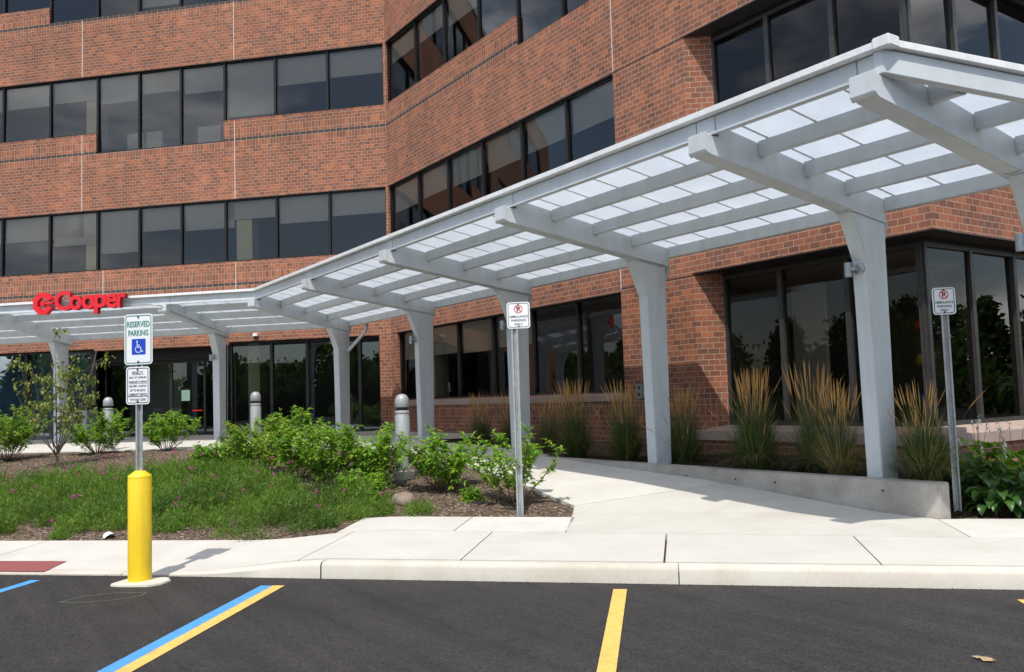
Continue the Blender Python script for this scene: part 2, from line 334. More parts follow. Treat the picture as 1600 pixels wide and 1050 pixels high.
def streaks(name, k=.9, sc=(7, 7, .7), sp=.8):
    t = M[name].node_tree; b = [n for n in t.nodes if n.type == 'BSDF_PRINCIPLED'][0]; src = b.inputs['Base Color'].links[0].from_socket; g = N_(t, 'ShaderNodeNewGeometry')
    m_ = N_(t, 'ShaderNodeMapping'); m_.inputs['Scale'].default_value = sc; t.links.new(g.outputs['Position'], m_.inputs[0]); c, _ = noisecol(t, m_.outputs[0], 1, (k, k, k*.98), (1.04, 1.04, 1.04), .36, .56, 6, .65)
    c2, _ = noisecol(t, g.outputs['Position'], 26, (sp, sp*.98, sp*.95), (1, 1, 1), .26, .34, 3, .5)
    t.links.new(mixc(t, 1, mixc(t, 1, src, c, 'MULTIPLY'), c2, 'MULTIPLY'), b.inputs['Base Color'])
streaks('canopy_paint', .95, (4, 4, .5), .93); streaks('yellow_paint', .93, (14, 14, 1.5)); streaks('bollard_grey', .9); streaks('galv_post', .85, (30, 30, 2)); streaks('canopy_cap', .92)
def glass(name, tint, ior, gcol=(.95, .97, 1)):
    m, t, out = newmat(name); g = N_(t, 'ShaderNodeNewGeometry')
    n = N_(t, 'ShaderNodeTexNoise', ins={'Scale': .9, 'Detail': 1}); t.links.new(g.outputs['Position'], n.inputs['Vector'])
    bp = N_(t, 'ShaderNodeBump', ins={'Strength': .03, 'Distance': .03}); t.links.new(n.outputs[0], bp.inputs['Height'])
    fr = N_(t, 'ShaderNodeFresnel', ins={'IOR': ior}); gl = N_(t, 'ShaderNodeBsdfGlossy', ins={'Roughness': .006, 'Color': (*gcol, 1)}); t.links.new(bp.outputs[0], gl.inputs['Normal'])
    tr = N_(t, 'ShaderNodeBsdfTransparent', ins={'Color': (*tint, 1)}); mx_ = N_(t, 'ShaderNodeMixShader')
    t.links.new(fr.outputs[0], mx_.inputs[0]); t.links.new(tr.outputs[0], mx_.inputs[1]); t.links.new(gl.outputs[0], mx_.inputs[2]); t.links.new(mx_.outputs[0], out.inputs[0])
glass('glass', (.74, .72, .68), 1.6); glass('bay_glass', (.62, .58, .53), 1.46, (1, .96, .92)); glass('film_glass', (.5, .6, .66), 2.9, (.85, .95, 1)); glass('door_glass', (.58, .60, .60), 1.95, (.80, .92, 1))
def poly():
    m, t, out = newmat('polycarbonate'); g = N_(t, 'ShaderNodeNewGeometry')
    c, _ = noisecol(t, g.outputs['Position'], 1.5, (.70, .745, .785), (.78, .82, .86), .3, .7, 4)
    tr = N_(t, 'ShaderNodeBsdfTranslucent'); df = N_(t, 'ShaderNodeBsdfPrincipled', ins={'Roughness': .3}); tp = N_(t, 'ShaderNodeBsdfTransparent', ins={'Color': (.9, .93, .97, 1)})
    t.links.new(c, tr.inputs[0]); t.links.new(c, df.inputs['Base Color'])
    m1 = N_(t, 'ShaderNodeMixShader', ins={0: .80}); t.links.new(df.outputs[0], m1.inputs[1]); t.links.new(tr.outputs[0], m1.inputs[2])
    m2 = N_(t, 'ShaderNodeMixShader', ins={0: .06}); t.links.new(m1.outputs[0], m2.inputs[1]); t.links.new(tp.outputs[0], m2.inputs[2]); t.links.new(m2.outputs[0], out.inputs[0])
poly()

# ---------------------------------------------------------------- ground
g = MB(); g.face([(-400, -400, 0), (400, -400, 0), (400, 400, 0), (-400, 400, 0)]); struct(g.build('parking_lot', 'asphalt', norm=False))
def q0(p): return 7.72-.03*max(-5, p)               # kerb front
def q1(p): return 9.2-.075*max(-4.2, p) if p > -4.2 else 9.515+.02*(p+4.2)
def q2(p): return 10.17-.055*p
BED = [(-3.98, 10.40), (-1.29, 10.24)]              # (p,q) corners of the bed beside the sign
bedTD = [FL(*BED[1], 0)[:2], (-8.68, 6.71), (-9.49, 6.86), (-12.05, 7.36), (-13.95, 7.72), (-15.6, 7.65), (-17.0, 7.1), (-18.4, 6.25)]
bed_poly = [FL(p, q1(p), 0)[:2] for p in (-30, -12, -8, -5, -4.2, -3.98)]+[FL(*BED[0], 0)[:2]]+bedTD+[FL(-9.3, 17.55, 0)[:2], FL(-30, 17.55, 0)[:2]]
def inside(pt, poly):
    x, y = pt; c = False; n = len(poly)
    for i in range(n):
        x1, y1 = poly[i]; x2, y2 = poly[i-1]
        if (y1 > y) != (y2 > y) and x < (x2-x1)*(y-y1)/(y2-y1)+x1: c = not c
    return c
from mathutils import noise as mn
def edge_dist(pt, poly):
    d = 9; x, y = pt
    for i in range(len(poly)):
        x1, y1 = poly[i]; x2, y2 = poly[i-1]; dx, dy = x2-x1, y2-y1; u = max(0, min(1, ((x-x1)*dx+(y-y1)*dy)/(dx*dx+dy*dy+1e-9)))
        d = min(d, math.hypot(x-x1-u*dx, y-y1-u*dy))
    return d
def zbed(t, D):
    e = edge_dist((t, D), bed_poly)
    return ztD(t, D)-.02+min(e, .6)*.06+.022*mn.noise(Vector((t*2.2, D*2.2, 0)))+.012*mn.noise(Vector((t*8, D*8, 3)))
V, Fc, idx = [], [], {}
ps = np.arange(-24, 12.01, .15); qs = np.concatenate([np.arange(7.95, 18.2, .14), np.arange(18.4, 27, .6)])
b = MB(); grid = {}
for i, p in enumerate(ps):
    for j, q in enumerate(qs):
        t_, D_ = (p-q)/S2, (p+q)/S2
        z = zbed(t_, D_) if inside((t_, D_), bed_poly) else (zpq(p, q)-.07)
        grid[i, j] = len(b.v); b.v.append((t_, D_, z))
for i in range(len(ps)-1):
    for j in range(len(qs)-1):
        b.f.append((grid[i, j], grid[i+1, j], grid[i+1, j+1], grid[i, j+1])); b.m.append(0); b.uv.append(None)
struct(b.build('planting_bed', 'mulch', smooth='all', norm=False))
# soil strip behind the low wall and at its end
b = MB(); grid = {}; ts = np.concatenate([np.arange(-23.6, -6, .2), np.arange(-6, -2.8, .05), np.arange(-2.8, 3.01, .2)]); Ds = [8.7, 8.85, 8.95, 9.06, 9.2, 9.35, 9.5, 9.65, 9.8, 10, 10.2, 10.4, 10.6, 10.8, 11, 11.2, 11.4, 12.05]
for i, t_ in enumerate(ts):
    for j, D_ in enumerate(Ds):
        grid[i, j] = len(b.v); DD = D_ if t_ < -5.25 else D_
        b.v.append((t_, DD, zsoil(t_, DD)+.015*mn.noise(Vector((t_*5, DD*5, 1))) if t_ > -17.2 else ztD(t_, DD)-.03))
for i in range(len(ts)-1):
    for j in range(len(Ds)-1): b.f.append((grid[i, j], grid[i+1, j], grid[i+1, j+1], grid[i, j+1])); b.m.append(0); b.uv.append(None)
struct(b.build('soil_strip', 'soil', smooth='all', norm=False))
def slab(polyg, zf, mats='concrete', th=.09, step=.5, name='s', bev=.006):
    bm = bmesh.new(); vs = [bm.verts.new((x, y, 0)) for x, y in polyg]; bm.faces.new(vs)
    xs = [x for x, y in polyg]; ys = [y for x, y in polyg]
    for q in QX[1:-1]+[8.5, 11.4, 12.9, 15.4]:
        bmesh.ops.bisect_plane(bm, geom=bm.verts[:]+bm.edges[:]+bm.faces[:], plane_co=(NN*q), plane_no=NN)
    for p in np.arange(-5.4, -3.3, .2):
        bmesh.ops.bisect_plane(bm, geom=bm.verts[:]+bm.edges[:]+bm.faces[:], plane_co=(T*p), plane_no=T)
    for v in bm.verts: v.co.z = zf(v.co.x, v.co.y)
    bmesh.ops.recalc_face_normals(bm, faces=bm.faces)
    if bm.faces[:][0].normal.z < 0: bmesh.ops.reverse_faces(bm, faces=bm.faces)
    r = bmesh.ops.extrude_face_region(bm, geom=bm.faces[:])
    for v in r['geom']:
        if isinstance(v, bmesh.types.BMVert): v.co.z -= 0
    top = [v for v in r['geom'] if isinstance(v, bmesh.types.BMVert)]
    tops = set(top)
    for v in bm.verts:
        if v not in tops: v.co.z -= th
    bmesh.ops.recalc_face_normals(bm, faces=bm.faces)
    return bm
def slabs(name, polys, zf, mat, **k):
    me = bpy.data.meshes.new(name); tot = bmesh.new()
    for pl in polys:
        bm = slab(pl, zf, **k); tmp = bpy.data.meshes.new('x'); bm.to_mesh(tmp); bm.free(); tot.from_mesh(tmp); bpy.data.meshes.remove(tmp)
    tot.to_mesh(me); tot.free(); me.materials.append(M[mat]); o = bpy.data.objects.new(name, me); COL.objects.link(o); return struct(o)
PQ = lambda l: [FL(p, q, 0)[:2] for p, q in l]
gp = .006
# first row of pavement slabs along the kerb
row1 = []; js = [-24, -14, -9.6, -7.7, -3.75, -2.1, -.22, 1.58, 3.4, 5.2, 7.0, 12]
for a, c in zip(js[:-1], js[1:]):
    g2 = .014 if abs(c+.22) < .01 else gp
    a0, c0 = a+gp, c-g2
    lf = .35 if a == -3.75 else 0                     # the joint by the ramp runs askew
    sk = {-3.75: .06}
    row1.append(PQ([(a0, q0(a)+.17), (c0, q0(c)+.17), (c0, q1(c)-gp), (a0, q1(a)-gp)]))
slabs('pavement', row1, ztD, 'concrete')
row2 = [PQ([(-3.98, q1(-3.98)+gp), (-2.56, q1(-2.56)+gp), (-2.56, q2(-2.56)-.02), (-3.98, 10.38)]), PQ([(-2.548, q1(-2.55)+gp), (-1.30, q1(-1.3)+gp), (-1.30, 10.23), (-2.548, q2(-2.55)-.02)])]
# wide walkway beside the low wall, up to the entrance forecourt
LW = 8.90
p_a = PQ([(-1.288, q1(-1.29)+gp), (2.62, q1(2.62)+gp)])+[(-5.22, LW), (-8.19+.01, LW), (-8.67, 6.71)]
p_b = PQ([(2.632, q1(2.63)+gp), (12, q1(12)+gp), (12, q2(12)), (2.9, q2(2.9))])+[(-5.21, LW+.0)]
p_c = [(-8.685, 6.72), (-8.205, LW), (-12.4, LW), (-12.4, 7.44)]+bedTD[3:1:-1]
p_d = [(-12.41, 7.45), (-12.41, 9.08), (-17.1, 9.08), (-17.1, 11.55), (-23.82, 11.55)]+PQ([(PC-2, 25.6), (-34, 25.6), (-34, 17.56), (-9.3, 17.56)])+[(-18.4, 6.26), (-17.0, 7.11), (-15.6, 7.66), (-13.95, 7.73)]
slabs('walkway', row2+[p_a, p_b, p_c, p_d], ztD, 'concrete')
# kerb
kb = MB()
def kerb(a, c):
    n = max(2, int((c-a)/.25)); rs = []
    for i in range(n+1):
        p = a+(c-a)*i/n; r = sst(-5.0, -3.35, p); h = .022+.128*r; f = q0(p); bk = f+.155
        rs.append([FL(p, f, -.05), FL(p, f+.004, h-.03*r-.008), FL(p, f+.022, h-.006), FL(p, f+.035, h+.001), FL(p, bk, h+.003), FL(p, bk, -.05)])
    kb.rings(rs, True)
for a, c in ((-24, -9), (-8.99, -5.6), (-5.592, -3.45), (-3.435, -.105), (-.095, 3.1), (3.11, 6.3), (6.31, 12)): kerb(a, c)
struct(kb.build('kerb', 'kerb_concrete', smooth=True))
# low retaining wall
lw = thing('retaining_wall', (-8.9, 9.0, 0), 'low grey concrete retaining wall between the walkway and the tall grasses', 'wall')
b = MB(); b.box(FR, -12.7, -5.2, 8.91, 9.13, -.05, .60); b.build('wall_body', 'wall_concrete', lw, bevel=.012)
b = MB()
for t_ in (-12.1, -11.2, -10.2, -9.6, -8.9, -8.0, -7.35, -5.85): b.lathe((t_, 8.908, .47), [(.012, 0), (.012, .02)], 8)
b.build('tie_hole', 'seam_dark', lw)
b = MB(); b.face([FL(p, q, zpq(p, q)+.006) for p, q in ((-7.9, 7.90), (-6.50, 7.90), (-6.62, 8.39), (-7.9, 8.37))])
struct(b.build('tactile_paving', 'red_paver', norm=False))
# painted markings
def line(name, mat, quad, z=.004):
    b = MB(); b.face([(x, y, z) for x, y in quad]); return struct(b.build(name, mat, norm=False))
def ln(p0, q0_, p1, q1_, w0, dz=.004, name='painted_line', mat='yellow_line'): line(name, mat, PQ([(p0, q0_), (p0+w0, q0_), (p1+w0, q1_), (p1, q1_)]), dz)
ln(-3.885, 7.49, -3.55, 2.4, .115, mat='blue_line'); ln(-3.769, 7.50, -3.434, 2.4, .115)
ln(-.65, 7.50, -.47, 2.0, .115); ln(2.42, 7.29, 2.6, 2.0, .115)
ln(-6.42, 7.62, -6.2, 2.4, .115, mat='blue_line')
# chalk outline left by the surveyors
cb = MB(); cp = [(-5.40, 6.75), (-5.33, 6.98), (-5.12, 7.13), (-4.83, 7.15), (-4.80, 7.02), (-4.95, 6.86), (-5.15, 6.76), (-5.40, 6.75)]
for (a, c), (d, e) in zip(cp[:-1], cp[1:]):
    u = Vector((d-a, e-c)).normalized(); n = Vector((-u.y, u.x))*.006
    cb.face([FL(a+n.x, c+n.y, .005), FL(d+n.x, e+n.y, .005), FL(d-n.x, e-n.y, .005), FL(a-n.x, c-n.y, .005)])
struct(cb.build('chalk_outline', 'chalk', norm=False))
# crumbs of asphalt against the kerb
rng = np.random.default_rng(5)
def chips(name, mat, pts, size, label, kind='stuff', cat=None):
    n = len(pts); P = np.array(pts); a = rng.uniform(0, 6.283, n); l = rng.uniform(.5, 1.3, n)*size; wd = l*rng.uniform(.18, .45, n); h = rng.uniform(.15, .4, n)*l
    ax = np.stack([np.cos(a), np.sin(a), rng.uniform(-.35, .35, n)], 1)*l[:, None]; bx_ = np.stack([-np.sin(a), np.cos(a), rng.uniform(-.3, .3, n)], 1)*wd[:, None]; up_ = np.stack([0*a, 0*a, h], 1)
    Vv = np.stack([P-ax-bx_, P+ax-bx_, P+ax+bx_*.6, P-ax+bx_, P+up_+ax*.3], 1).reshape(-1, 3); k = np.arange(n)*5
    Ff = np.concatenate([np.stack([k+i, k+(i+1) % 4, k+4], 1) for i in range(4)]); return tag(npmesh(name, Vv, Ff, mat), label, cat, kind=kind)
pts = []
rnd = random.Random(4)
while len(pts) < 15000:
    p, q = rnd.uniform(-17, -.9), rnd.uniform(9, 17.4)
    if q > 13 and rnd.random() < .4: continue
    t_, D_ = (p-q)/S2, (p+q)/S2
    if inside((t_, D_), bed_poly): pts.append((t_, D_, zbed(t_, D_)+.004))
chips('bark_mulch', 'chips', pts, .022, 'shredded brown bark mulch covering the planting bed', cat='mulch')
pts = []
for _ in range(5200):
    t_, D_ = rnd.uniform(-13, -1.5), rnd.uniform(9.12, 11.5); pts.append((t_, D_, zsoil(t_, D_)+.01))
chips('dark_mulch', 'chips_dark', pts, .022, 'dark brown mulch behind the low concrete wall', cat='mulch')
pts = []
for _ in range(1300):
    p = rnd.uniform(-9, 4); pts.append((*FL(p, q0(p)-abs(rnd.gauss(0, .018))-.002, 0)[:2], .0))
islandmat('grit', [(.02, .02, .02), (.05, .05, .05), (.12, .11, .10)], .9)
for _ in range(260): pts.append((*FL(rnd.uniform(-8, 4), 7.6-abs(rnd.gauss(0, 1.3)), 0)[:2], .0))
chips('asphalt_grit', 'grit', pts, .011, 'loose dark asphalt grit along the foot of the kerb', cat='grit')

# ---------------------------------------------------------------- the building
BLD = thing('brick_building', (-15, 14, 0), 'red brick office building with dark ribbon windows wrapping round two angled wings', 'building')
def wall(name, F, u0, u1, z0, z1, ops, end_clip=None, y0=0.0):
    us = sorted({u0, u1, *[v for o in ops for v in o[:2]]}); zs = sorted({z0, z1, *[v for o in ops for v in o[2:4]]})
    us = [u for u in us if u0 <= u <= u1]; zs = [z for z in zs if z0 <= z <= z1]
    def op(i, j):
        if i < 0 or j < 0 or i >= len(us)-1 or j >= len(zs)-1: return None
        a, c = (us[i]+us[i+1])/2, (zs[j]+zs[j+1])/2
        for o in ops:
            if o[0] < a < o[1] and o[2] < c < o[3]: return o
        return None
    b = MB()
    for i in range(len(us)-1):
        for j in range(len(zs)-1):
            a, c, e, f = us[i], us[i+1], zs[j], zs[j+1]; o = op(i, j)
            if o is None: b.face([F(a, y0, e), F(c, y0, e), F(c, y0, f), F(a, y0, f)], 0, [(a, e), (c, e), (c, f), (a, f)])
            else:
                d = y0+o[4]; k = o[4]
                if op(i-1, j) is None and a > u0 and len(o) > 5: b.face([F(a, y0, e), F(a+o[5], d, e), F(a+o[5], d, f), F(a, y0, f)], 0, [(a, e), (a+k*1.3, e), (a+k*1.3, f), (a, f)])
                elif op(i-1, j) is None and a > u0: b.face([F(a, y0, e), F(a, d, e), F(a, d, f), F(a, y0, f)], 0, [(a, e), (a+k, e), (a+k, f), (a, f)])
                if op(i+1, j) is None and c < u1: b.face([F(c, y0, e), F(c, d, e), F(c, d, f), F(c, y0, f)], 0, [(c, e), (c-k, e), (c-k, f), (c, f)])
                aa, cc = a, c
                if end_clip: aa, cc = max(a, end_clip[0]), min(c, end_clip[1])
                if cc > aa:
                    if op(i, j+1) is None: b.face([F(aa, y0, f), F(cc, y0, f), F(cc, d, f), F(aa, d, f)], 0, [(aa, f), (cc, f), (cc, f+k), (aa, f+k)])
                    if op(i, j-1) is None: b.face([F(aa, y0, e), F(cc, y0, e), F(cc, d, e), F(aa, d, e)], 0, [(aa, e), (cc, e), (cc, e-k), (aa, e-k)])
    return b.build(name, 'brick', BLD)
FLw = lambda x, y, z: FL(x, QL+y, z); FRw = lambda x, y, z: (x, W+y, z)
sP = lambda s: PC-s
TOP = 18.9
hd = [3.75, 8.28, 12.83, 17.4]
Lu = [15.5, 13.73, 11.9, 10.1, 8.56, 7.04, 5.48, 3.72, 1.94, .06]
Ru = [-23.75, -21.92, -20.2, -18.4, -16.63, -14.87, -13.18]
rd = .09
ops = [(sP(15.5), sP(.06), 6.26, hd[1], rd)]
ops += [(sP(15.5), sP(10.1), 10.86, hd[2], rd), (sP(10.1), sP(5.48), 10.18, hd[2], rd), (sP(5.48), sP(.06), 10.86, hd[2], rd)]
ops += [(sP(15.5), sP(11.9), 15.4, hd[3], rd), (sP(11.9), sP(.06), 14.83, hd[3], rd)]
far = [(-35.2, -33.4), (-33.4, -29.8), (-29.8, -26.2)]
for z0, z1 in ((6.26, hd[1]), (10.86, hd[2]), (15.4, hd[3])): ops += [(sP(30), sP(17.3), z0, z1, rd)]
ops += [(sP(5.36), sP(.36), .74, 3.70, .12), (sP(10.15), sP(5.36), .74, 3.62, .55), (sP(15.5), sP(10.15), .74, 3.68, .12)]
wall('left_wing_wall', FLw, sP(34), PC, -.1, TOP, ops)
ops = [(-23.37, -13.2, 1.70, hd[0]-.02, .12), (-11.17, -6.59, .95, 3.83, .42, .34), (-11.17, -6.59, 5.6, hd[1]+.02, .42, .34), (-11.17, -6.59, 10.3, hd[2], .42, .34), (-11.17, -6.59, 14.9, hd[3], .42, .34),
       (-23.75, -13.18, 6.26, hd[1], rd), (-23.75, -16.63, 10.86, hd[2], rd), (-16.63, -13.18, 10.09, hd[2], rd), (-23.75, -13.18, 15.1, hd[3], rd)]
wall('right_wing_wall', FRw, -23.8, -6.59, -.1, TOP, ops)
SB = 17.4
ops = [(11.6, SB, .95, 3.83, .42), (11.6, SB, 5.6, hd[1]+.02, .42), (11.6, SB, 10.3, hd[2], .42), (11.6, SB, 14.9, hd[3], .42)]
wall('end_wall', FS, 11.6, 22, -.1, TOP, ops, end_clip=(12.02, 99))
def footprint(o):   # plan outline moved inwards by o
    qq = QL+o; DD = W+o; tt = -6.59-o
    return [FL(sP(33.9), qq, 0)[:2], (DD-qq*S2, DD), (tt, DD), (tt, 21.9), (-27.5, 21.9), FL(sP(33.9), QL+8, 0)[:2]]
def plate(name, o, z, th, mat):
    f = footprint(o); b = MB(); b.prism([(x, y, z) for x, y in f], [(x, y, z+th) for x, y in f]); return b.build(name, mat, BLD)
for k, (zf_, zc) in enumerate(((.70, 3.92), (5.30, 8.42), (9.85, 12.97), (14.4, 17.54))):
    plate('ceiling', .62, zc, .2, 'ceiling'); plate('floor_slab', .62, zf_-.15, .15, 'carpet')
plate('roof', -.002, TOP, .12, 'roofing'); 
b = MB(); f0, f1 = footprint(-.05), footprint(.25)
b.prism([(x, y, TOP+.125) for x, y in f0], [(x, y, TOP+.4) for x, y in f0]); b.build('coping', 'coping', BLD)
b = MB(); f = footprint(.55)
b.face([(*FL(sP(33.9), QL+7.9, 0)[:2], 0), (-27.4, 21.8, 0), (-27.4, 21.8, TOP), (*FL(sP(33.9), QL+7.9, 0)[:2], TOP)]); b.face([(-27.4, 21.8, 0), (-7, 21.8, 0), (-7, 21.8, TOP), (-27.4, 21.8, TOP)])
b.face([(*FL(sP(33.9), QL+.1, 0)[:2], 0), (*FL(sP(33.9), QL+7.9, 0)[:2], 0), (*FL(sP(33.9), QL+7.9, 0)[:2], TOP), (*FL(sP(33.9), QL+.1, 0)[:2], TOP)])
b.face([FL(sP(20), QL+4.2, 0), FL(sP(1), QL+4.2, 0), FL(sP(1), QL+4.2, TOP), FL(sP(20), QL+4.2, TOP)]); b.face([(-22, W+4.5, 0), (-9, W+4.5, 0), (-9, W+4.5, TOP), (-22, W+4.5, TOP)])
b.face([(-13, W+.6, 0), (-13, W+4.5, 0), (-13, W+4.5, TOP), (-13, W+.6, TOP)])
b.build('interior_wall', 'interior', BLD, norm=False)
blr = random.Random(11)
def window(F, a, c, z0, z1, y, blind=None, fw_=.035, gm='glass', depth=.08, bw=None, bmat='blind', fm='frame'):
    b = MB(); b.box(F, a, a+fw_, y-.03, y+depth, z0, z1); b.box(F, c-fw_, c, y-.03, y+depth, z0, z1)
    b.box(F, a+fw_, c-fw_, y-.025, y+depth, z0, z0+fw_+.01); b.box(F, a+fw_, c-fw_, y-.025, y+depth, z1-fw_-.015, z1)
    o = b.build('window', fm, BLD)
    j0, j1 = blr.uniform(-.007, .007), blr.uniform(-.009, .009); p_ = MB(); p_.face([F(a+fw_, y+.03-j0-j1, z0+fw_+.01), F(c-fw_, y+.03+j0-j1, z0+fw_+.01), F(c-fw_, y+.03+j0+j1, z1-fw_-.015), F(a+fw_, y+.03-j0+j1, z1-fw_-.015)]); p_.build('pane', gm, o, norm=False)
    if blind:
        hb = (z1-z0)*blind; e = bw or c-.05
        bl = MB(); bl.box(F, a+.05, e, y+.13, y+.134, z1-hb, z1-.03); bl.box(F, a+.05, e, y+.122, y+.142, z1-hb-.03, z1-hb); bl.build('blind', bmat, o)
    return o
bl3 = [.4, .38, .36, .42, .33, .40, .90, .46, .42]; bl2 = [.4, .40, .52, .70, .38, .42, .30, .42, .36]; bl4 = [.3, .25, .6, .35, .9, .4, .45, .35, .5]
for k in range(9):
    a, c = sP(Lu[k]), sP(Lu[k+1])
    window(FLw, a, c, 6.26, hd[1], rd, bl2[k], bw={1: sP(10.72), 5: sP(5.25)}.get(k))
    window(FLw, a, c, 10.18 if 3 <= k <= 5 else 10.86, hd[2], rd, bl3[k]*(.8 if 3 <= k <= 5 else 1))
    window(FLw, a, c, 15.4 if k < 2 else 14.83, hd[3], rd, bl4[k])
for z0, z1 in ((6.26, hd[1]), (10.86, hd[2]), (15.4, hd[3])):
    us = np.linspace(sP(30), sP(17.3), 4)
    for a, c in zip(us[:-1], us[1:]): window(FLw, a, c, z0, z1, rd, blr.uniform(.3, .6))
for k in range(6):
    a, c = Ru[k], Ru[k+1]
    window(FRw, a, c, 6.26, hd[1], rd, .36+.05*blr.random()); window(FRw, a, c, 10.86 if k < 4 else 10.09, hd[2], rd, blr.uniform(.3, .42)); window(FRw, a, c, 15.1, hd[3], rd, blr.uniform(.3, .5))
gR = [-23.37, -21.65, -19.95, -18.22, -16.47, -14.78, -13.2]; gb = [.40, .38, .40, .38, None, None]
for k in range(6): window(FRw, gR[k], gR[k+1], 1.70, hd[0]-.02, .12, gb[k])
by = .42; gB = [-11.15, -10.83, -9.58, -8.29, -7.01]; sB = [12.02, 13.30, 14.62, 16.0, SB]
for z0, z1 in ((.95, 3.83), (5.6, hd[1]+.02), (10.3, hd[2]), (14.9, hd[3])):
    for k in range(1, 4): window(FRw, gB[k], gB[k+1], z0+.1, z1-.09, by+.0, None, .045, depth=.12, fm='bronze_sunlit', gm='bay_glass')
    for k in range(4): window(FS, sB[k], sB[k+1], z0+.1, z1-.09, by, None, .045, depth=.12, fm='bronze_sunlit', gm='bay_glass')
    b = MB(); b.box(FRw, -10.83, -6.98, by-.035, by+.12, z1-.09, z1-.003); b.box(FS, 12.15, SB-.002, by-.03, by+.12, z1-.09, z1-.003); b.build('window_surround', 'frame', BLD)
    b = MB(); b.box(FRw, -10.83, -6.98, by-.035, by+.12, z0, z0+.1); b.box(FS, 12.15, SB-.002, by-.03, by+.12, z0, z0+.1); b.build('window_surround', 'frame', BLD)
# stone sills
b = MB()
def sloped(F, a, c, y0, y1, z0, z1, z2): b.prism([F(a, y0, z0), F(a, y1, z0), F(a, y1, z2), F(a, y0, z1)], [F(c, y0, z0), F(c, y1, z0), F(c, y1, z2), F(c, y0, z1)])
sloped(FRw, -11.35, -6.52, -.07, .385, .79, .955, 1.045)
o = b.build('bay_sill', 'stone_sill', BLD, bevel=.006)
b = MB(); sloped(FS, 11.99, SB-.01, -.07, .385, .79, .955, 1.045); b.build('bay_sill', 'stone_sill', BLD, bevel=.006)
b = MB(); sloped(FRw, -23.5, -13.05, -.07, .09, 1.52, 1.66, 1.705); b.build('window_sill', 'stone_sill', BLD, bevel=.006)
# soffit angle above the bays and lintels
b = MB()
for z in (3.83, hd[1]+.02): b.box(FRw, -11.2, -6.56, -.012, .40, z-.02, z-.004); b.box(FS, 12.03, SB, -.012, .40, z-.02, z-.004)
for z in (hd[1], hd[2]): b.box(FLw, sP(15.5), sP(.02), -.008, .05, z-.022, z-.004); b.box(FRw, -23.74, -13.2, -.008, .05, z-.022, z-.004)
b.box(FRw, -23.3, -13.25, -.008, .08, hd[0]-.04, hd[0]-.022)
b.build('lintel_angle', 'frame_light', BLD)
# expansion joints
b = MB()
def joint(F, u, z0, z1, wd=.011): b.box(F, u-wd, u+wd, -.004, .004, z0, z1)
for z0, z1 in ((8.29, 10.15), (12.84, 14.8)): joint(FLw, sP(10.63), z0, z1); joint(FLw, sP(5.1), z0, z1+(.65 if z0 < 9 else 0))
joint(FLw, sP(5.1), 5.2, 6.25); joint(FLw, sP(10.63), 10.2, 10.84); joint(FLw, sP(9.83), 4.6, 6.25); joint(FRw, -13.16, 8.3, 15.0); joint(FRw, -13.18, 3.78, 6.2)
b.build('expansion_joint', 'sealant', BLD)
for xa, xb, z in ((-13.14, -11.17, 8.27), (-13.17, -11.17, 3.78), (-23.78, -23.40, 3.72)): b = MB(); b.box(FRw, xa, xb, -.004, .004, z, z+.02); b.build('joint_seam', 'seam_dark', BLD)
 
# ground floor glazing of the left wing
for a, c in zip([5.36, 3.97, 2.77, 1.05], [3.97, 2.77, 1.05, .36]): window(FLw, sP(a), sP(c), .74, 3.70, .12, None, .045, 'door_glass')
for a, c in ((15.5, 12.78), (12.78, 10.28)): window(FLw, sP(a), sP(c), .74, 3.68, .12, .97, .05, 'film_glass', bmat='sky_blue_sheet')  # pale blue sheet behind the glass imitates reflected sky
b = MB(); b.box(FLw, sP(10.28), sP(10.151), .09, .2, .74, 3.66); b.build('end_post', 'frame', BLD)
er = [10.12, 8.95, 7.74, 6.52, 5.40]
b = MB(); b.box(FLw, sP(10.14), sP(5.37), .40, .62, 3.22, 3.615); b.box(FLw, sP(10.14), sP(5.37), .36, .40, 3.24, 3.30); b.build('door_header', 'frame', BLD)
for k in range(4):
    F = FLw; a, c = sP(er[k]), sP(er[k+1]); y = .5+(.05 if k in (1, 2) else 0)
    b = MB(); b.box(F, a, a+.05, y, y+.05, .76, 3.215); b.box(F, c-.05, c, y, y+.05, .76, 3.215); b.box(F, a+.05, c-.05, y, y+.05, .76, .88); b.box(F, a+.05, c-.05, y, y+.05, 3.14, 3.215)
    o = b.build('sliding_door', 'frame_light' if k in (1, 2) else 'frame', BLD); p_ = MB(); p_.face([F(a+.05, y+.025, .88), F(c-.05, y+.025, .88), F(c-.05, y+.025, 3.14), F(a+.05, y+.025, 3.14)]); p_.build('pane', 'door_glass', o, norm=False)
b = MB(); b.box(FLw, sP(6.95), sP(6.62), .535, .539, 1.56, 1.595); b.build('red_sticker', 'sign_red', BLD)
b = MB(); b.box(FLw, sP(7.35), sP(7.05), .535, .539, 1.9, 2.25); b.build('green_sticker', 'decal_green', BLD)
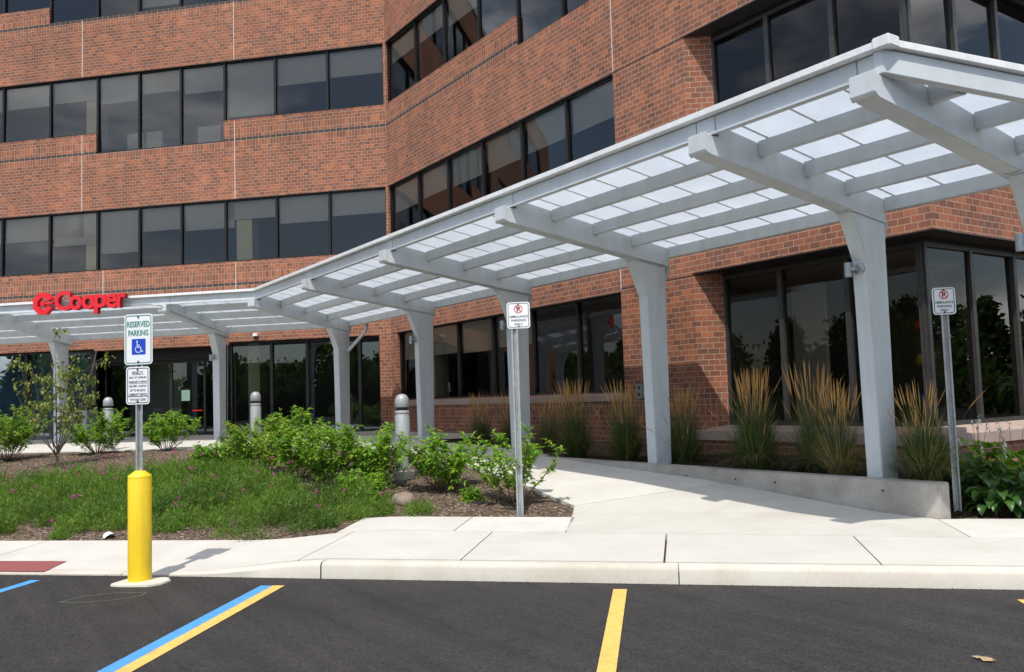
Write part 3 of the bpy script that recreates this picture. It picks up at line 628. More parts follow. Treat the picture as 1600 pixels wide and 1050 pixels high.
# things seen inside
b = MB()
for zf_, zc in ((5.3, 8.42), (9.85, 12.97)):
    b.box(FLw, sP(10.66), sP(10.16), .26, .7, zf_, zc)
b.box(FLw, sP(5.2), sP(4.66), .26, .7, 5.3, 8.42); b.box(FLw, sP(5.1), sP(4.7), .75, 1.2, .8, 3.9); b.box(FRw, -22.9, -22.4, .75, 1.2, .8, 3.9); b.build('interior_column', 'beige', BLD)
b = MB(); b.box(FLw, sP(10.05), sP(8.1), 1.7, 1.8, .8, 3.9); b.build('lobby_wall', 'interior_pale', BLD)
b = MB(); b.box(FLw, sP(9.6), sP(9.25), 1.55, 1.68, 2.3, 2.85); b.build('wall_dispenser', 'black_trim', BLD, bevel=.02)
b = MB(); b.box(FLw, sP(9.1), sP(8.75), 1.66, 1.69, 1.6, 1.72); b.build('wall_notice', 'sign_white', BLD)
b = MB(); b.box(FRw, -10.6, -9.9, 2.0, 2.1, .8, 3.6); b.build('lobby_wall', 'interior_pale', BLD)

for s_, z_ in ((8.9, 9.87), (8.2, 9.87), (6.2, 9.87)):
    x, y, z = FLw(sP(s_), .75, z_)
    ch = thing('armchair', (x, y, z_), {8.9: 'white armchair behind the third floor glass, left of the pair beside the tall panes', 8.2: 'white armchair behind the third floor glass, right of the pair beside the tall panes', 6.2: 'broad white armchair alone behind the last tall third floor pane'}[s_], 'armchair', 'armchairs behind the third floor windows')
    F = lambda a, c, d, s_=s_: FLw(sP(s_)+a, .75+c, z_+d)
    wd = .3 if s_ > 7 else .42
    b = MB(); b.box(F, -wd, wd, -.3, .3, .3, .46); b.build('seat', 'furniture', ch, bevel=.02)
    b = MB(); b.box(F, -wd, wd, -.40, -.305, .3, 1.0); b.build('backrest', 'furniture', ch, bevel=.02)
    for sx in (-1, 1):
        b = MB(); b.box(F, sx*(wd-.02)-.03, sx*(wd-.02)+.03, -.28, .28, .465, .62); b.build('armrest', 'furniture', ch)
        for sy in (-1, 1): b = MB(); b.box(F, sx*(wd-.05)-.02, sx*(wd-.05)+.02, sy*.25-.02, sy*.25+.02, 0, .299); b.build('leg', 'frame', ch)
# hanging lanterns of coloured paper in the ground floor bay
for k, (z_, m_, cl) in enumerate(((2.66, 'red_plastic', 'red'), (2.08, 'yellow_plastic', 'yellow'), (1.45, 'blue_plastic', 'blue'))):
    x, y = -8.3, W+2.4
    b = MB(); b.lathe((x, y, z_), [(.02, -.10), (.075, -.08), (.105, 0), (.075, .08), (.02, .10)], 14); tag(b.build('ball_ornament', m_, smooth='all'), cl+' round ornament hanging behind the ground floor bay glass', 'ornament', 'coloured balls behind the bay window')

# fixtures on the walls
sc_ = FLw(sP(4.42), 0, 3.86); dm = thing('security_camera', sc_, 'white dome security camera on the brick above the left wing windows', 'camera')
b = MB(); b.lathe((*FLw(sP(4.42), -.06, 3.86)[:2], 3.84), [(.09, 0), (.09, .07), (.06, .09)], 16); b.build('housing', 'sign_white', dm, smooth=True)
b = MB(); b.lathe((*FLw(sP(4.42), -.06, 3.86)[:2], 3.84), [(.01, -.07), (.045, -.055), (.065, -.001)], 16); b.build('dome', 'black_trim', dm, smooth='all')
ub = thing('outlet_box', (-12.7, 11.59, 1.6), 'small grey outlet box with round key lock on the brick pier', 'outlet box')
b = MB(); b.box(FRw, -12.78, -12.58, -.09, -.001, 1.56, 1.85); b.build('cover', 'steel_box', ub, bevel=.008)
for z_ in (1.64, 1.77): b = MB(); b.box(FRw, -12.71, -12.65, -.105, -.091, z_-.03, z_+.03); b.build('socket', 'black_trim', ub)

# ---------------------------------------------------------------- canopy
CAN = thing('canopy', (-14, 7, 0), 'pale grey steel entrance canopy with translucent white roof panels on tapered columns', 'canopy')
zr = lambda y: 4.41-.17*y
FRc = lambda x, y, z: (x, 6.6+y, z); FLc = lambda x, y, z: FL(x, 19.49+y, z)
mR = lambda y: -20.96-.4148*y; mL = lambda y: -10.154+.4148*y; eR = lambda y: -4.06+.47*y
def mitF(x, y, z):   # frame of the arm on the mitre
    d = np.array([-.4148, 1.0]); L = np.hypot(*d); d = d/L; n = np.array([d[1], -d[0]])
    return (-20.96+d[0]*y*L+n[0]*x, 6.6+d[1]*y*L+n[1]*x, z)
def arm_column(F, x, lamp=True, xc=None, zb=.5, pipe=False):
    xc = x if xc is None else xc
    pr = [(-.13, 4.255), (-.13, 4.10), (-.07, 4.055), (2.30, 3.70), (2.93, 3.615), (2.93, zr(2.93)-.02), (.12, zr(.12)-.02), (.06, 4.255)]
    b = MB(); b.prism([F(x-.105, y, z) for y, z in pr], [F(x+.105, y, z) for y, z in pr])
    b.prism([F(x-.12, y, z) for y, z in ((-.15, 4.275), (-.15, 4.09), (-.12, 4.06), (-.10, 4.06), (-.10, 4.275))], [F(x+.12, y, z) for y, z in ((-.15, 4.275), (-.15, 4.09), (-.12, 4.06), (-.10, 4.06), (-.10, 4.275))])
    b.build('arm', 'canopy_paint', CAN, bevel=.006)
    cp = [(2.52, zb), (2.83, zb), (2.87, 3.2), (2.88, 3.60), (2.24, 3.69), (2.33, 3.50), (2.48, 3.14)]
    b = MB(); b.prism([F(xc-.10, y, z) for y, z in cp], [F(xc+.10, y, z) for y, z in cp])
    o = b.build('column', 'canopy_paint', CAN, bevel=.008)
    b = MB(); b.prism([F(xc-.113, y, z) for y, z in ((2.22, 3.694), (2.91, 3.598), (2.91, 3.612), (2.22, 3.708))], [F(xc+.113, y, z) for y, z in ((2.22, 3.694), (2.91, 3.598), (2.91, 3.612), (2.22, 3.708))]); b.build('joint_plate', 'canopy_paint', o)
    if lamp:
        b = MB(); k = 16
        b.rings([[F(xc-.01+r*math.cos(6.283*i/k), y, 3.04+r*math.sin(6.283*i/k)) for i in range(k)] for r, y in ((.075, 2.515), (.075, 2.47), (.055, 2.46))])
        l = b.build('column_light', 'galv', CAN, smooth=True)
        b = MB(); b.rings([[F(xc-.10+.045*math.cos(6.283*i/k), 2.40+.045*math.sin(6.283*i/k), z) for i in range(k)] for z in (2.95, 3.12)]); b.box(F, xc-.08, xc, 2.38, 2.46, 3.02, 3.06); b.build('lamp_head', 'galv', l, smooth=True)
    if pipe:
        b = MB(); b.tube([F(xc+.02, 2.96, 3.70), F(xc+.02, 3.0, 3.6), F(xc+.02, 2.95, 3.45), F(xc+.02, 2.89, 3.38)], .035, 10); b.build('downpipe', 'canopy_paint', CAN, smooth='all')
for x, xc, lm, pp in ((-6.09, -6.08, True, True), (-9.78, -9.82, False, True), (-13.52, -13.56, True, True), (-17.32, -17.33, True, False), (-4.20, -4.13, True, True)): arm_column(FRc, x, lm, xc, pipe=pp)
arm_column(mitF, 0, False)
for x, xc, lm in ((-12.62, -12.68, True), (-17.6, -17.72, False), (-22.6, -22.7, False)): arm_column(FLc, x, lm, xc, .72)
def beam(F, xa, xb, y0, y1, za0, za1, name, mat='canopy_paint', slope=False):   # xa/xb: functions of y
    b = MB(); q = [(xa(y0), y0), (xb(y0), y0), (xb(y1), y1), (xa(y1), y1)]
    b.prism([F(x, y, za0) for x, y in q], [F(x, y, za1) for x, y in q]); return b.build(name, mat, CAN, bevel=.004)
Rb = [None, -17.32, -13.52, -9.78, -6.09, -4.20]
def splitR(y0, y1, z0, z1, name):
    for i in range(6):
        xa = (lambda y: mR(y)+.12) if i == 0 else (lambda y, i=i: Rb[i]+.105)
        xb = (lambda y: eR(y)-.10) if i == 5 else (lambda y, i=i: Rb[i+1]-.105)
        beam(FRc, xa, xb, y0, y1, z0, z1, name)
Lb = [-22.6, -17.6, -12.62]
def splitL(y0, y1, z0, z1, name):
    for i in range(3):
        xa = lambda y, i=i: Lb[i]+.105
        xb = (lambda y: mL(y)-.12) if i == 2 else (lambda y, i=i: Lb[i+1]-.105)
        beam(FLc, xa, xb, y0, y1, z0, z1, name)
for y in (.67, 1.42, 2.15, 2.90):
    splitR(y, y+.09, zr(y)-.168, zr(y)-.004, 'purlin'); splitL(y, y+.09, zr(y)-.168, zr(y)-.004, 'purlin')
# fascia (front edge): cap, beam, lip
for F, xa, xb in ((FRc, mR, eR), (FLc, lambda y: -27., mL)):
    beam(F, xa, xb, .0, .08, 4.275, 4.455, 'fascia'); beam(F, xa, xb, -.035, .0, 4.262, 4.285, 'fascia_lip'); beam(F, xa, xb, -.088, .09, 4.468, 4.53, 'roof_edge', 'canopy_cap')
    beam(F, xa, xb, 3.02, 3.10, zr(3.05)-.10, zr(3.05)+.05, 'rear_gutter')
for F, xs_ in ((FRc, (-17.32, -13.52, -9.78, -6.09, -4.20)), (FLc, (-12.62, -17.6, -22.6))):
    for x in xs_:
        for d in (-.13, .13) if x > -9 and F is FRc else (.13,):
            b = MB(); b.box(F, x+d-.003, x+d+.003, -.002, .0, 4.287, 4.453); b.build('fascia_splice', 'seam_dark', CAN)
# raked end at the right
def endpiece(o0, o1, zlo, zhi, name, mat):
    b = MB(); L0 = [(eR(y)+o, y) for o in (o0, o1) for y in (.0, 3.1)]
    pts = [(eR(0)+o0, -.04), (eR(0)+o1, -.04), (eR(3.1)+o1, 3.1), (eR(3.1)+o0, 3.1)]
    b.prism([FRc(x, y, zr(y)+zlo) for x, y in pts], [FRc(x, y, zr(y)+zhi) for x, y in pts]); b.build(name, mat, CAN, bevel=.004)
endpiece(-.09, .0, -.155, .045, 'end_fascia', 'canopy_paint'); endpiece(-.10, .055, .056, .12, 'end_cap', 'canopy_cap')
b = MB(); b.box(FRc, -4.12, -3.96, -.098, .06, 4.455, 4.555); b.build('corner_cap', 'canopy_cap', CAN, bevel=.01)
# roof panels bay by bay with glazing bars
def panel(F, xa, xb):
    b = MB(); z = lambda y: zr(y)+.012; ya, yb = .06, 3.03
    b.prism([F(xa(ya), ya, z(ya)), F(xb(ya), ya, z(ya)), F(xb(yb), yb, z(yb)), F(xa(yb), yb, z(yb))], [F(xa(ya), ya, z(ya)+.016), F(xb(ya), ya, z(ya)+.016), F(xb(yb), yb, z(yb)+.016), F(xa(yb), yb, z(yb)+.016)])
    o = b.build('roof_panel', 'polycarbonate', CAN)
    lo, hi = min(xa(ya), xa(yb)), max(xb(ya), xb(yb)); c = MB(); x = math.ceil(lo/.6)*.6+.13
    while x < hi:
        ys = [y for y in np.linspace(ya, yb, 30) if xa(y)+.05 < x < xb(y)-.05]
        if len(ys) > 2:
            y0_, y1_ = ys[0], ys[-1]
            for zz in ((-.008, .0), ):
                c.prism([F(x-.014, y0_, z(y0_)-.006), F(x+.014, y0_, z(y0_)-.006), F(x+.014, y1_, z(y1_)-.006), F(x-.014, y1_, z(y1_)-.006)], [F(x-.014, y0_, z(y0_)-.002), F(x+.014, y0_, z(y0_)-.002), F(x+.014, y1_, z(y1_)-.002), F(x-.014, y1_, z(y1_)-.002)])
        x += .6
    if c.f: c.build('glazing_bar', 'bar_paint', o)
for i in range(6):
    panel(FRc, (lambda y: mR(y)) if i == 0 else (lambda y, i=i: Rb[i]+.001), (lambda y: eR(y)-.02) if i == 5 else (lambda y, i=i: Rb[i+1]-.001))
panel(FLc, lambda y: Lb[2]+.001, lambda y: mL(y)); panel(FLc, lambda y: Lb[1]+.001, lambda y: Lb[2]-.001); panel(FLc, lambda y: Lb[0]+.001, lambda y: Lb[1]-.001); panel(FLc, lambda y: -27., lambda y: Lb[0]-.001)
# hidden rear strip of roof, added and pitched to shade the lower wall
for F, xa, xb in ((FRc, lambda y: mR(y)+.02, lambda y: eR(3.0)-.02), (FLc, lambda y: -27., lambda y: mL(y)-.02)):
    b = MB(); zz = lambda y: 3.93+(y-3.1)*.10
    b.prism([F(xa(3.11), 3.11, zz(3.11)), F(xb(3.11), 3.11, zz(3.11)), F(xb(4.22), 4.22, zz(4.22)), F(xa(4.22), 4.22, zz(4.22))], [F(xa(3.11), 3.11, zz(3.11)+.02), F(xb(3.11), 3.11, zz(3.11)+.02), F(xb(4.22), 4.22, zz(4.22)+.02), F(xa(4.22), 4.22, zz(4.22)+.02)])
    b.build('rear_shade_panel', 'canopy_paint', CAN)
# rain pipes
b = MB(); b.tube([(-21.2, 9.65, 3.75), (-21.25, 9.62, 3.55), (-21.7, 9.4, 3.15), (-21.95, 9.4, 3.05)], .045, 10); b.build('downpipe', 'canopy_paint', CAN, smooth='all')
b = MB(); b.tube([(-6.05, 9.44, .86), (-6.0, 9.47, .74), (-5.92, 9.47, .68), (-5.80, 9.45, .655), (-5.72, 9.43, .65)], [.05, .055, .055, .055, .06], 12); b.build('pipe_shoe', 'bollard_grey', CAN, smooth='all')
pc = [FLc(-12.52, 2.86, 3.66), FLc(-12.52, 2.7, 3.72), FLc(-12.50, .05, 4.10), FLc(-12.62, -.2, 4.22), FLc(-12.9, -.22, 4.27), FLc(-13.5, -.2, 4.27)]
b = MB(); b.tube([FLc(-12.56, 2.86, .75)]+pc, .014, 6); b.build('conduit', 'galv', CAN, smooth='all')

# ---------------------------------------------------------------- red letters over the canopy
def textmesh(s, x0, x1, z0, z1, depth, F, y, name, mats, parent, bold=0.0, fit=True):
    cu_ = bpy.data.curves.new('t', 'FONT'); cu_.body = s; cu_.size = 1; cu_.extrude = .5; cu_.offset = bold; cu_.resolution_u = 4; cu_.space_character = 1.02
    ob = bpy.data.objects.new('t', cu_); COL.objects.link(ob); dg = bpy.context.evaluated_depsgraph_get(); me = bpy.data.meshes.new_from_object(ob.evaluated_get(dg)); bpy.data.objects.remove(ob)
    n = len(me.vertices); co = np.empty(n*3, np.float32); me.vertices.foreach_get('co', co); co = co.reshape(-1, 3)
    lo, hi = co.min(0), co.max(0); off = np.array(wloc(parent))
    X = x0+(co[:, 0]-lo[0])/(hi[0]-lo[0])*(x1-x0); Z = z0+(co[:, 1]-lo[1])/(hi[1]-lo[1])*(z1-z0); Y = y+(.5-co[:, 2])*depth
    P = np.array([F(a, c, d) for a, c, d in zip(X, Y, Z)], np.float32)-off.astype(np.float32)
    fn = [p.normal.z > .5 for p in me.polygons]
    me.vertices.foreach_set('co', P.ravel()); me.materials.clear()
    for m in mats: me.materials.append(M[m])
    if len(mats) > 1: me.polygons.foreach_set('material_index', [0 if f else 1 for f in fn])
    me.update(); me.name = name; o = bpy.data.objects.new(name, me); COL.objects.link(o); o.parent = parent; return o
LS = thing('letter_sign', FL(-15, 19.35, 4.2), 'red raised letters and octagonal emblem standing on the edge of the left canopy', 'sign')
LSF = lambda x, y, z: FL(x, 19.24+y, z)
lx = [(-15.58, -15.12, 'C', 4.23, 4.73), (-15.16, -14.80, 'o', 4.225, 4.60), (-14.80, -14.44, 'o', 4.225, 4.60), (-14.46, -14.08, 'p', 4.11, 4.595), (-14.12, -13.80, 'e', 4.225, 4.60), (-13.80, -13.56, 'r', 4.23, 4.60)]
for a, c, s_, z0, z1 in lx: textmesh(s_, a, c, z0, z1, .12, LSF, 0, 'letter', ['letter_red', 'letter_side'], LS, bold=.028)
b = MB(); cx_, cz_, ro, ri = -15.93, 4.44, .30, .155
def oc(r, k, y): a = math.pi/8+k*math.pi/4; return LSF(cx_+r*math.cos(a), y, cz_+r*math.sin(a))
for k in range(8):
    if k == 7: continue
    b.prism([oc(ro, k, 0), oc(ro, k+1, 0), oc(ri, k+1, 0), oc(ri, k, 0)], [oc(ro, k, .12), oc(ro, k+1, .12), oc(ri, k+1, .12), oc(ri, k, .12)])
b.build('emblem_ring', 'letter_red', LS)
b = MB(); b.rings([[LSF(cx_+.065*math.cos(6.283*i/14), y, cz_+.065*math.sin(6.283*i/14)) for i in range(14)] for y in (0, .12)]); b.box(LSF, cx_+.05, cx_+.30, .0, .119, cz_-.028, cz_+.028); b.build('emblem_dot', 'letter_red', LS)
b = MB(); b.box(LSF, -16.2, -13.6, .125, .16, 4.30, 4.33); b.build('mounting_rail', 'canopy_paint', LS)

# ---------------------------------------------------------------- signs on posts
def rrect(x0, x1, z0, z1, r, k=5):
    o = []
    for cx, cz, a0 in ((x1-r, z0+r, -90), (x1-r, z1-r, 0), (x0+r, z1-r, 90), (x0+r, z0+r, 180)):
        for i in range(k+1): a = R(a0+90*i/k); o.append((cx+r*math.cos(a), cz+r*math.sin(a)))
    return o
def ring_rr(b, F, x0, x1, z0, z1, r, wd, y, mi=0):
    a = rrect(x0, x1, z0, z1, r); c = rrect(x0+wd, x1-wd, z0+wd, z1-wd, max(.002, r-wd)); n = len(a)
    for i in range(n): j = (i+1) % n; b.face([F(a[i][0], y, a[i][1]), F(a[j][0], y, a[j][1]), F(c[j][0], y, c[j][1]), F(c[i][0], y, c[i][1])], mi)
def plate_sign(root, F, x0, x1, z0, z1, r=.03, y=0.0, border='sign_black', inset=.014, wd=.007, name='sign_panel'):
    a = rrect(x0, x1, z0, z1, r); b = MB(); b.prism([F(x, y, z) for x, z in a], [F(x, y+.003, z) for x, z in a]); o = b.build(name, 'sign_white', root)
    b = MB(); ring_rr(b, F, x0+inset, x1-inset, z0+inset, z1-inset, r-.008, wd, y-.0012); b.build('border', border, o, norm=False)
    b = MB(); xm = (x0+x1)/2
    for zz in (z0+.028, z1-.028): b.rings([[F(xm+.009*math.cos(6.283*i/10), yy, zz+.009*math.sin(6.283*i/10)) for i in range(10)] for yy in (y, y-.008)])
    b.build('bolt', 'bolt', o); return o
def channel(root, F, z0, z1, xm=0, wdt=.082, y=.006, name='post', holes=True):
    h = wdt/2; pr = [(-h, .0), (-h+.018, .0), (-h+.026, .03), (h-.026, .03), (h-.018, .0), (h, .0), (h, .004), (h-.015, .004), (h-.023, .034), (-h+.023, .034), (-h+.015, .004), (-h, .004)]
    b = MB(); b.prism([F(xm+x, y+yy, z0) for x, yy in pr], [F(xm+x, y+yy, z1) for x, yy in pr]); o = b.build(name, 'galv_post', root)
    if holes:
        b = MB(); z = z0+.06
        while z < z1-.02: b.face([F(xm+.0055*math.cos(6.283*i/8), y+.0290, z+.0055*math.sin(6.283*i/8)) for i in range(8)]); z += .0254
        b.build('post_hole', 'hole', o, norm=False)
    return o
def ambulance(loc, label, rot, panel_dx, z0, w_, h_, lean=0):
    c, s = math.cos(rot), math.sin(rot)
    def F(x, y, z):
        u = x*c-y*s; v = x*s+y*c; P = np.array(loc)+T*(u+lean*z)+NN*v; return (P[0], P[1], loc[2]+z)
    root = thing('sign_post', loc, label, 'sign', 'ambulance parking signs')
    channel(root, F, -.05, z0+h_-.02)
    b = MB(); b.box(F, -.03, .03, .042, .048, -.05, .32); b.build('post_anchor', 'galv_post', root)
    x0, x1 = panel_dx-w_/2, panel_dx+w_/2; o = plate_sign(root, F, x0, x1, z0, z0+h_, .035)
    xm = panel_dx; zc = z0+h_*.735; r = h_*.165
    b = MB(); k = 28
    for i in range(k):
        a0, a1 = 6.28318*i/k, 6.28318*(i+1)/k
        b.face([F(xm+r*math.cos(a0), -.0016, zc+r*math.sin(a0)), F(xm+r*math.cos(a1), -.0016, zc+r*math.sin(a1)), F(xm+(r-.010)*math.cos(a1), -.0016, zc+(r-.010)*math.sin(a1)), F(xm+(r-.010)*math.cos(a0), -.0016, zc+(r-.010)*math.sin(a0))])
    e = .0045/1.414; d = (r-.006)/1.414
    b.face([F(xm-d-e, -.003, zc+d-e), F(xm-d+e, -.003, zc+d+e), F(xm+d+e, -.003, zc-d+e), F(xm+d-e, -.003, zc-d-e)])
    b.build('prohibition_ring', 'sign_red', o, norm=False)
    textmesh('P', xm-r*.36, xm+r*.42, zc-r*.58, zc+r*.58, .0005, F, -.0024, 'lettering', ['sign_black'], o, bold=.03)
    hh = h_*.085
    for k, (s_, wf) in enumerate((('AMBULANCE', .80), ('PARKING', .62), ('ONLY', .37))):
        zt = z0+h_*(.495-.145*k); textmesh(s_, xm-w_*wf/2, xm+w_*wf/2, zt-hh, zt, .0005, F, -.0022, 'lettering', ['sign_black'], o, bold=.012)
    return root
ambulance((-8.75, 5.94, .235), 'ambulance parking only sign on a perforated steel post in the mulch before the leafy shrubs', R(3), .055, 2.265, .285, .325)
ambulance((-5.30, 9.45, .237), 'ambulance parking only sign on a perforated steel post beside the end of the low wall', R(2), .0, 2.195, .245, .305)
# reserved parking sign in yellow bollard
BL = (-9.01, 1.69, 0)
root = thing('sign_post', BL, 'reserved parking sign with penalty plate on a steel post rising from a yellow bollard', 'sign')
F = lambda x, y, z: tuple(np.array(BL)+T*x+NN*y+np.array([0, 0, z]))
b = MB(); b.lathe(BL, [(.108, .0), (.108, 1.015), (.105, 1.022), (.05, 1.062), (.0455, 1.066)], 36); bo = b.build('bollard', 'yellow_paint', root, smooth=True)
b = MB(); b.lathe(BL, [(.1087, 1.000), (.1087, 1.003)], 36); b.build('cap_seam', 'yellow_seam', bo, smooth=True)
b = MB(); k = 26; rs = []
irr = random.Random(2); ra = [1+.07*irr.uniform(-1, 1) for _ in range(k)]
for sc_2, z_ in ((1.0, -.01), (.97, .016), (.30, .03)):
    rs.append([F(.02+.245*ra[i]*sc_2*math.copysign(abs(math.cos(6.28318*i/k))**.6, math.cos(6.28318*i/k)), .0+.20*ra[i]*sc_2*math.copysign(abs(math.sin(6.28318*i/k))**.6, math.sin(6.28318*i/k)), z_) for i in range(k)])
b.rings(rs); b.build('footing', 'kerb_concrete', root, smooth=True)
channel(root, F, 1.05, 2.56, 0, .076, -.012, holes=False)
o = plate_sign(root, F, -.152, .152, 2.092, 2.585, .035, -.02, 'sign_green', .012, .0085)
textmesh('RESERVED', -.122, .122, 2.458, 2.515, .0005, F, -.0225, 'lettering', ['sign_green'], o, bold=.018)
textmesh('PARKING', -.108, .108, 2.372, 2.429, .0005, F, -.0225, 'lettering', ['sign_green'], o, bold=.018)
a = rrect(-.072, .078, 2.188, 2.342, .006, 2); b = MB(); b.prism([F(x, -.0213, z) for x, z in a], [F(x, -.0203, z) for x, z in a]); bs = b.build('symbol_panel', 'sign_blue', o)
b = MB()
def stroke(pts, wd):
    for (xa, za), (xb, zb) in zip(pts[:-1], pts[1:]):
        u = Vector((xb-xa, zb-za)); u = u.normalized() if u.length > 0 else u; n = Vector((-u.y, u.x))*wd; e = u*wd*.5
        b.face([F(xa-e.x+n.x, -.0222, za-e.y+n.y), F(xb+e.x+n.x, -.0222, zb+e.y+n.y), F(xb+e.x-n.x, -.0222, zb+e.y-n.y), F(xa-e.x-n.x, -.0222, za-e.y-n.y)])
wx, wz = .0, 2.240
stroke([(wx+.031*math.cos(R(a_)), wz+.031*math.sin(R(a_))) for a_ in range(130, 371, 15)], .0036)
stroke([(wx-.012, wz+.058), (wx-.009, wz+.022), (wx+.022, wz+.020), (wx+.036, wz-.022), (wx+.050, wz-.018)], .0042); stroke([(wx-.010, wz+.042), (wx+.014, wz+.040)], .0034)
b.face([F(wx-.013+.0085*math.cos(6.283*i/12), -.0222, wz+.074+.0085*math.sin(6.283*i/12)) for i in range(12)])
b.build('wheelchair_symbol', 'sign_white', bs, norm=False)
o = plate_sign(root, F, -.135, .118, 1.705, 2.070, .03, -.018, 'sign_black', .012, .007)
xc = -.0085
for k, (s_, wf, dk) in enumerate((('PENALTY', .118, 'u'), ('$250 1ST OFFENSE', .185, ''), ('SUBSEQUENT OFFENSE', .195, 'u'), ('$250 MIN. AND/OR', .185, ''), ('UP TO 90 DAYS', .165, ''), ('COMMUNITY SERVICE', .195, ''), ('TOW-AWAY ZONE', .170, ''))):
    zt = [2.025, 1.976, 1.934, 1.893, 1.853, 1.813, 1.763][k]; hh = .027 if k == 0 else .022
    textmesh(s_, xc-wf/2, xc+wf/2, zt-hh, zt, .0004, F, -.0206, 'lettering', ['sign_black'], o, bold=.006)
b = MB()
for zz, wd in ((1.994, .062), (1.907, .1), (1.781, .113)): b.face([F(xc-wd, -.0204, zz), F(xc+wd, -.0204, zz), F(xc+wd, -.0204, zz+(.005 if wd > .11 else .0025)), F(xc-wd, -.0204, zz+(.005 if wd > .11 else .0025))])
b.build('rule', 'sign_black', o, norm=False)

# ---------------------------------------------------------------- bollard lights, bin, small things
def bollard_light(loc, label, pier):
    r_ = thing('bollard_light', loc, label, 'bollard light', 'grey bollard lights along the walkway'); x, y, z = loc
    b = MB(); b.lathe(loc, [(.112, 0), (.112, .83), (.106, .84), (.106, .87), (.112, .875), (.112, .90), (.095, .915)], 28); b.build('shaft', 'bollard_grey', r_, smooth=True)
    b = MB(); b.lathe(loc, [(.085, .914), (.085, .965)], 20); b.build('lamp_louvre', 'black_trim', r_)
    b = MB(); b.lathe(loc, [(.104, .964), (.108, .97), (.108, 1.055), (.1, 1.10), (.075, 1.142), (.04, 1.163), (.004, 1.168)], 28); b.build('dome_cap', 'bollard_grey', r_, smooth=True)
    b = MB(); b.lathe(loc, [(.165, -pier), (.165, -.012), (.158, -.001)], 28); b.build('footing', 'wall_concrete', r_, smooth=True); return r_
bl = bollard_light((-11.93, 5.98, .60), 'grey domed bollard light standing behind the leafy shrubs, nearest to the ambulance sign', .3)
P = np.array((-18.78, 5.88)); z_ = .80
dup(bl, (P[0], P[1], z_), 1.1, 1, 'grey domed bollard light standing clear at the bed edge before the left wing glazing'); 
dup(bl, (*FL(-12.95, 17.75, 0)[:2], .80), 2.0, 1, 'grey domed bollard light half hidden between the small tree and the rounded shrub')
x, y = FLw(sP(9.3), -1.6, 0)[:2]; bn = thing('litter_bin', (x, y, .78), 'pale litter bin with dark lid in front of the entrance doors', 'bin')
Fb = lambda a, c, z: (x+T[0]*a+NN[0]*c, y+T[1]*a+NN[1]*c, .78+z)
b = MB(); b.prism([Fb(-.28, -.25, .04), Fb(.28, -.25, .04), Fb(.28, .25, .04), Fb(-.28, .25, .04)], [Fb(-.31, -.27, .92), Fb(.31, -.27, .92), Fb(.31, .27, .92), Fb(-.31, .27, .92)]); b.build('bin_body', 'sign_back', bn, bevel=.015)
b = MB(); b.prism([Fb(-.33, -.29, .925), Fb(.33, -.29, .925), Fb(.33, .29, .925), Fb(-.33, .29, .925)], [Fb(-.22, -.2, 1.06), Fb(.22, -.2, 1.06), Fb(.22, .2, 1.06), Fb(-.22, .2, 1.06)]); b.build('bin_lid', 'black_trim', bn, bevel=.02)
x2, y2 = FLw(sP(8.2), -2.2, 0)[:2]; b = MB(); b.prism([(x2+T[0]*a+NN[0]*c, y2+T[1]*a+NN[1]*c, .78) for a, c in ((-.5, -.3), (.5, -.3), (.5, .3), (-.5, .3))], [(x2+T[0]*a+NN[0]*c, y2+T[1]*a+NN[1]*c, .80) for a, c in ((-.5, -.3), (.5, -.3), (.5, .3), (-.5, .3))])
tag(b.build('door_mat', 'rubber'), 'black rubber mat on the forecourt before the doors', 'door mat')
def blob(name, loc, rad, mat, label, cat, seed):
    bm = bmesh.new(); bmesh.ops.create_icosphere(bm, subdivisions=3, radius=1)
    for v in bm.verts:
        n = v.co.copy(); k = 1+.22*mn.noise(n*1.3+Vector((seed, 0, 0)))+.08*mn.noise(n*4+Vector((seed, 3, 0))); v.co = Vector((n.x*rad[0]*k, n.y*rad[1]*k, n.z*rad[2]*k))
    me = bpy.data.meshes.new(name); bm.to_mesh(me); bm.free(); me.materials.append(M[mat]); me.polygons.foreach_set('use_smooth', [True]*len(me.polygons)); o = bpy.data.objects.new(name, me); COL.objects.link(o); o.location = loc; return tag(o, label, cat)
blob('rock', (-10.42, 5.22, ztD(-10.42, 5.22)+.05), (.19, .15, .11), 'rock', 'rounded tan rock in the mulch beside the feathery ground cover', 'rock', 3)
x, y = -11.75, 1.85; b = MB(); zz = zbed(x, y)+.03
cpt = [(x+.10*math.cos(a)*(1+.25*math.sin(3*a)), y+.07*math.sin(a), zz+.03*math.sin(2*a+1)) for a in np.linspace(0, 5.8, 11)]
for i in range(len(cpt)): j = (i+1) % len(cpt); b.face([cpt[i], cpt[j], (x, y, zz+.045)])
tag(b.build('crumpled_paper', 'litter', norm=False), 'crumpled white paper lying on the mulch behind the yellow bollard', 'litter')
def leafpiece(t_, D_, z, s, rot, label, mat='dry_leaf'):
    b = MB(); n = 11; pts = [(t_+s*(1+.35*math.sin(5*a+rot))*math.cos(a+rot), D_+s*.6*(1+.3*math.cos(4*a))*math.sin(a+rot), z+.006+.012*abs(math.sin(2*a))) for a in np.linspace(0, 6.283*(n-1)/n, n)]
    for i in range(n): b.face([pts[i], pts[(i+1) % n], (t_, D_, z+.008)])
    return tag(b.build('dry_leaf', mat, norm=False), label, 'leaf')
leafpiece(-2.84, 5.24, 0, .06, .5, 'crumpled tan leaf lying on the asphalt at the lower right')

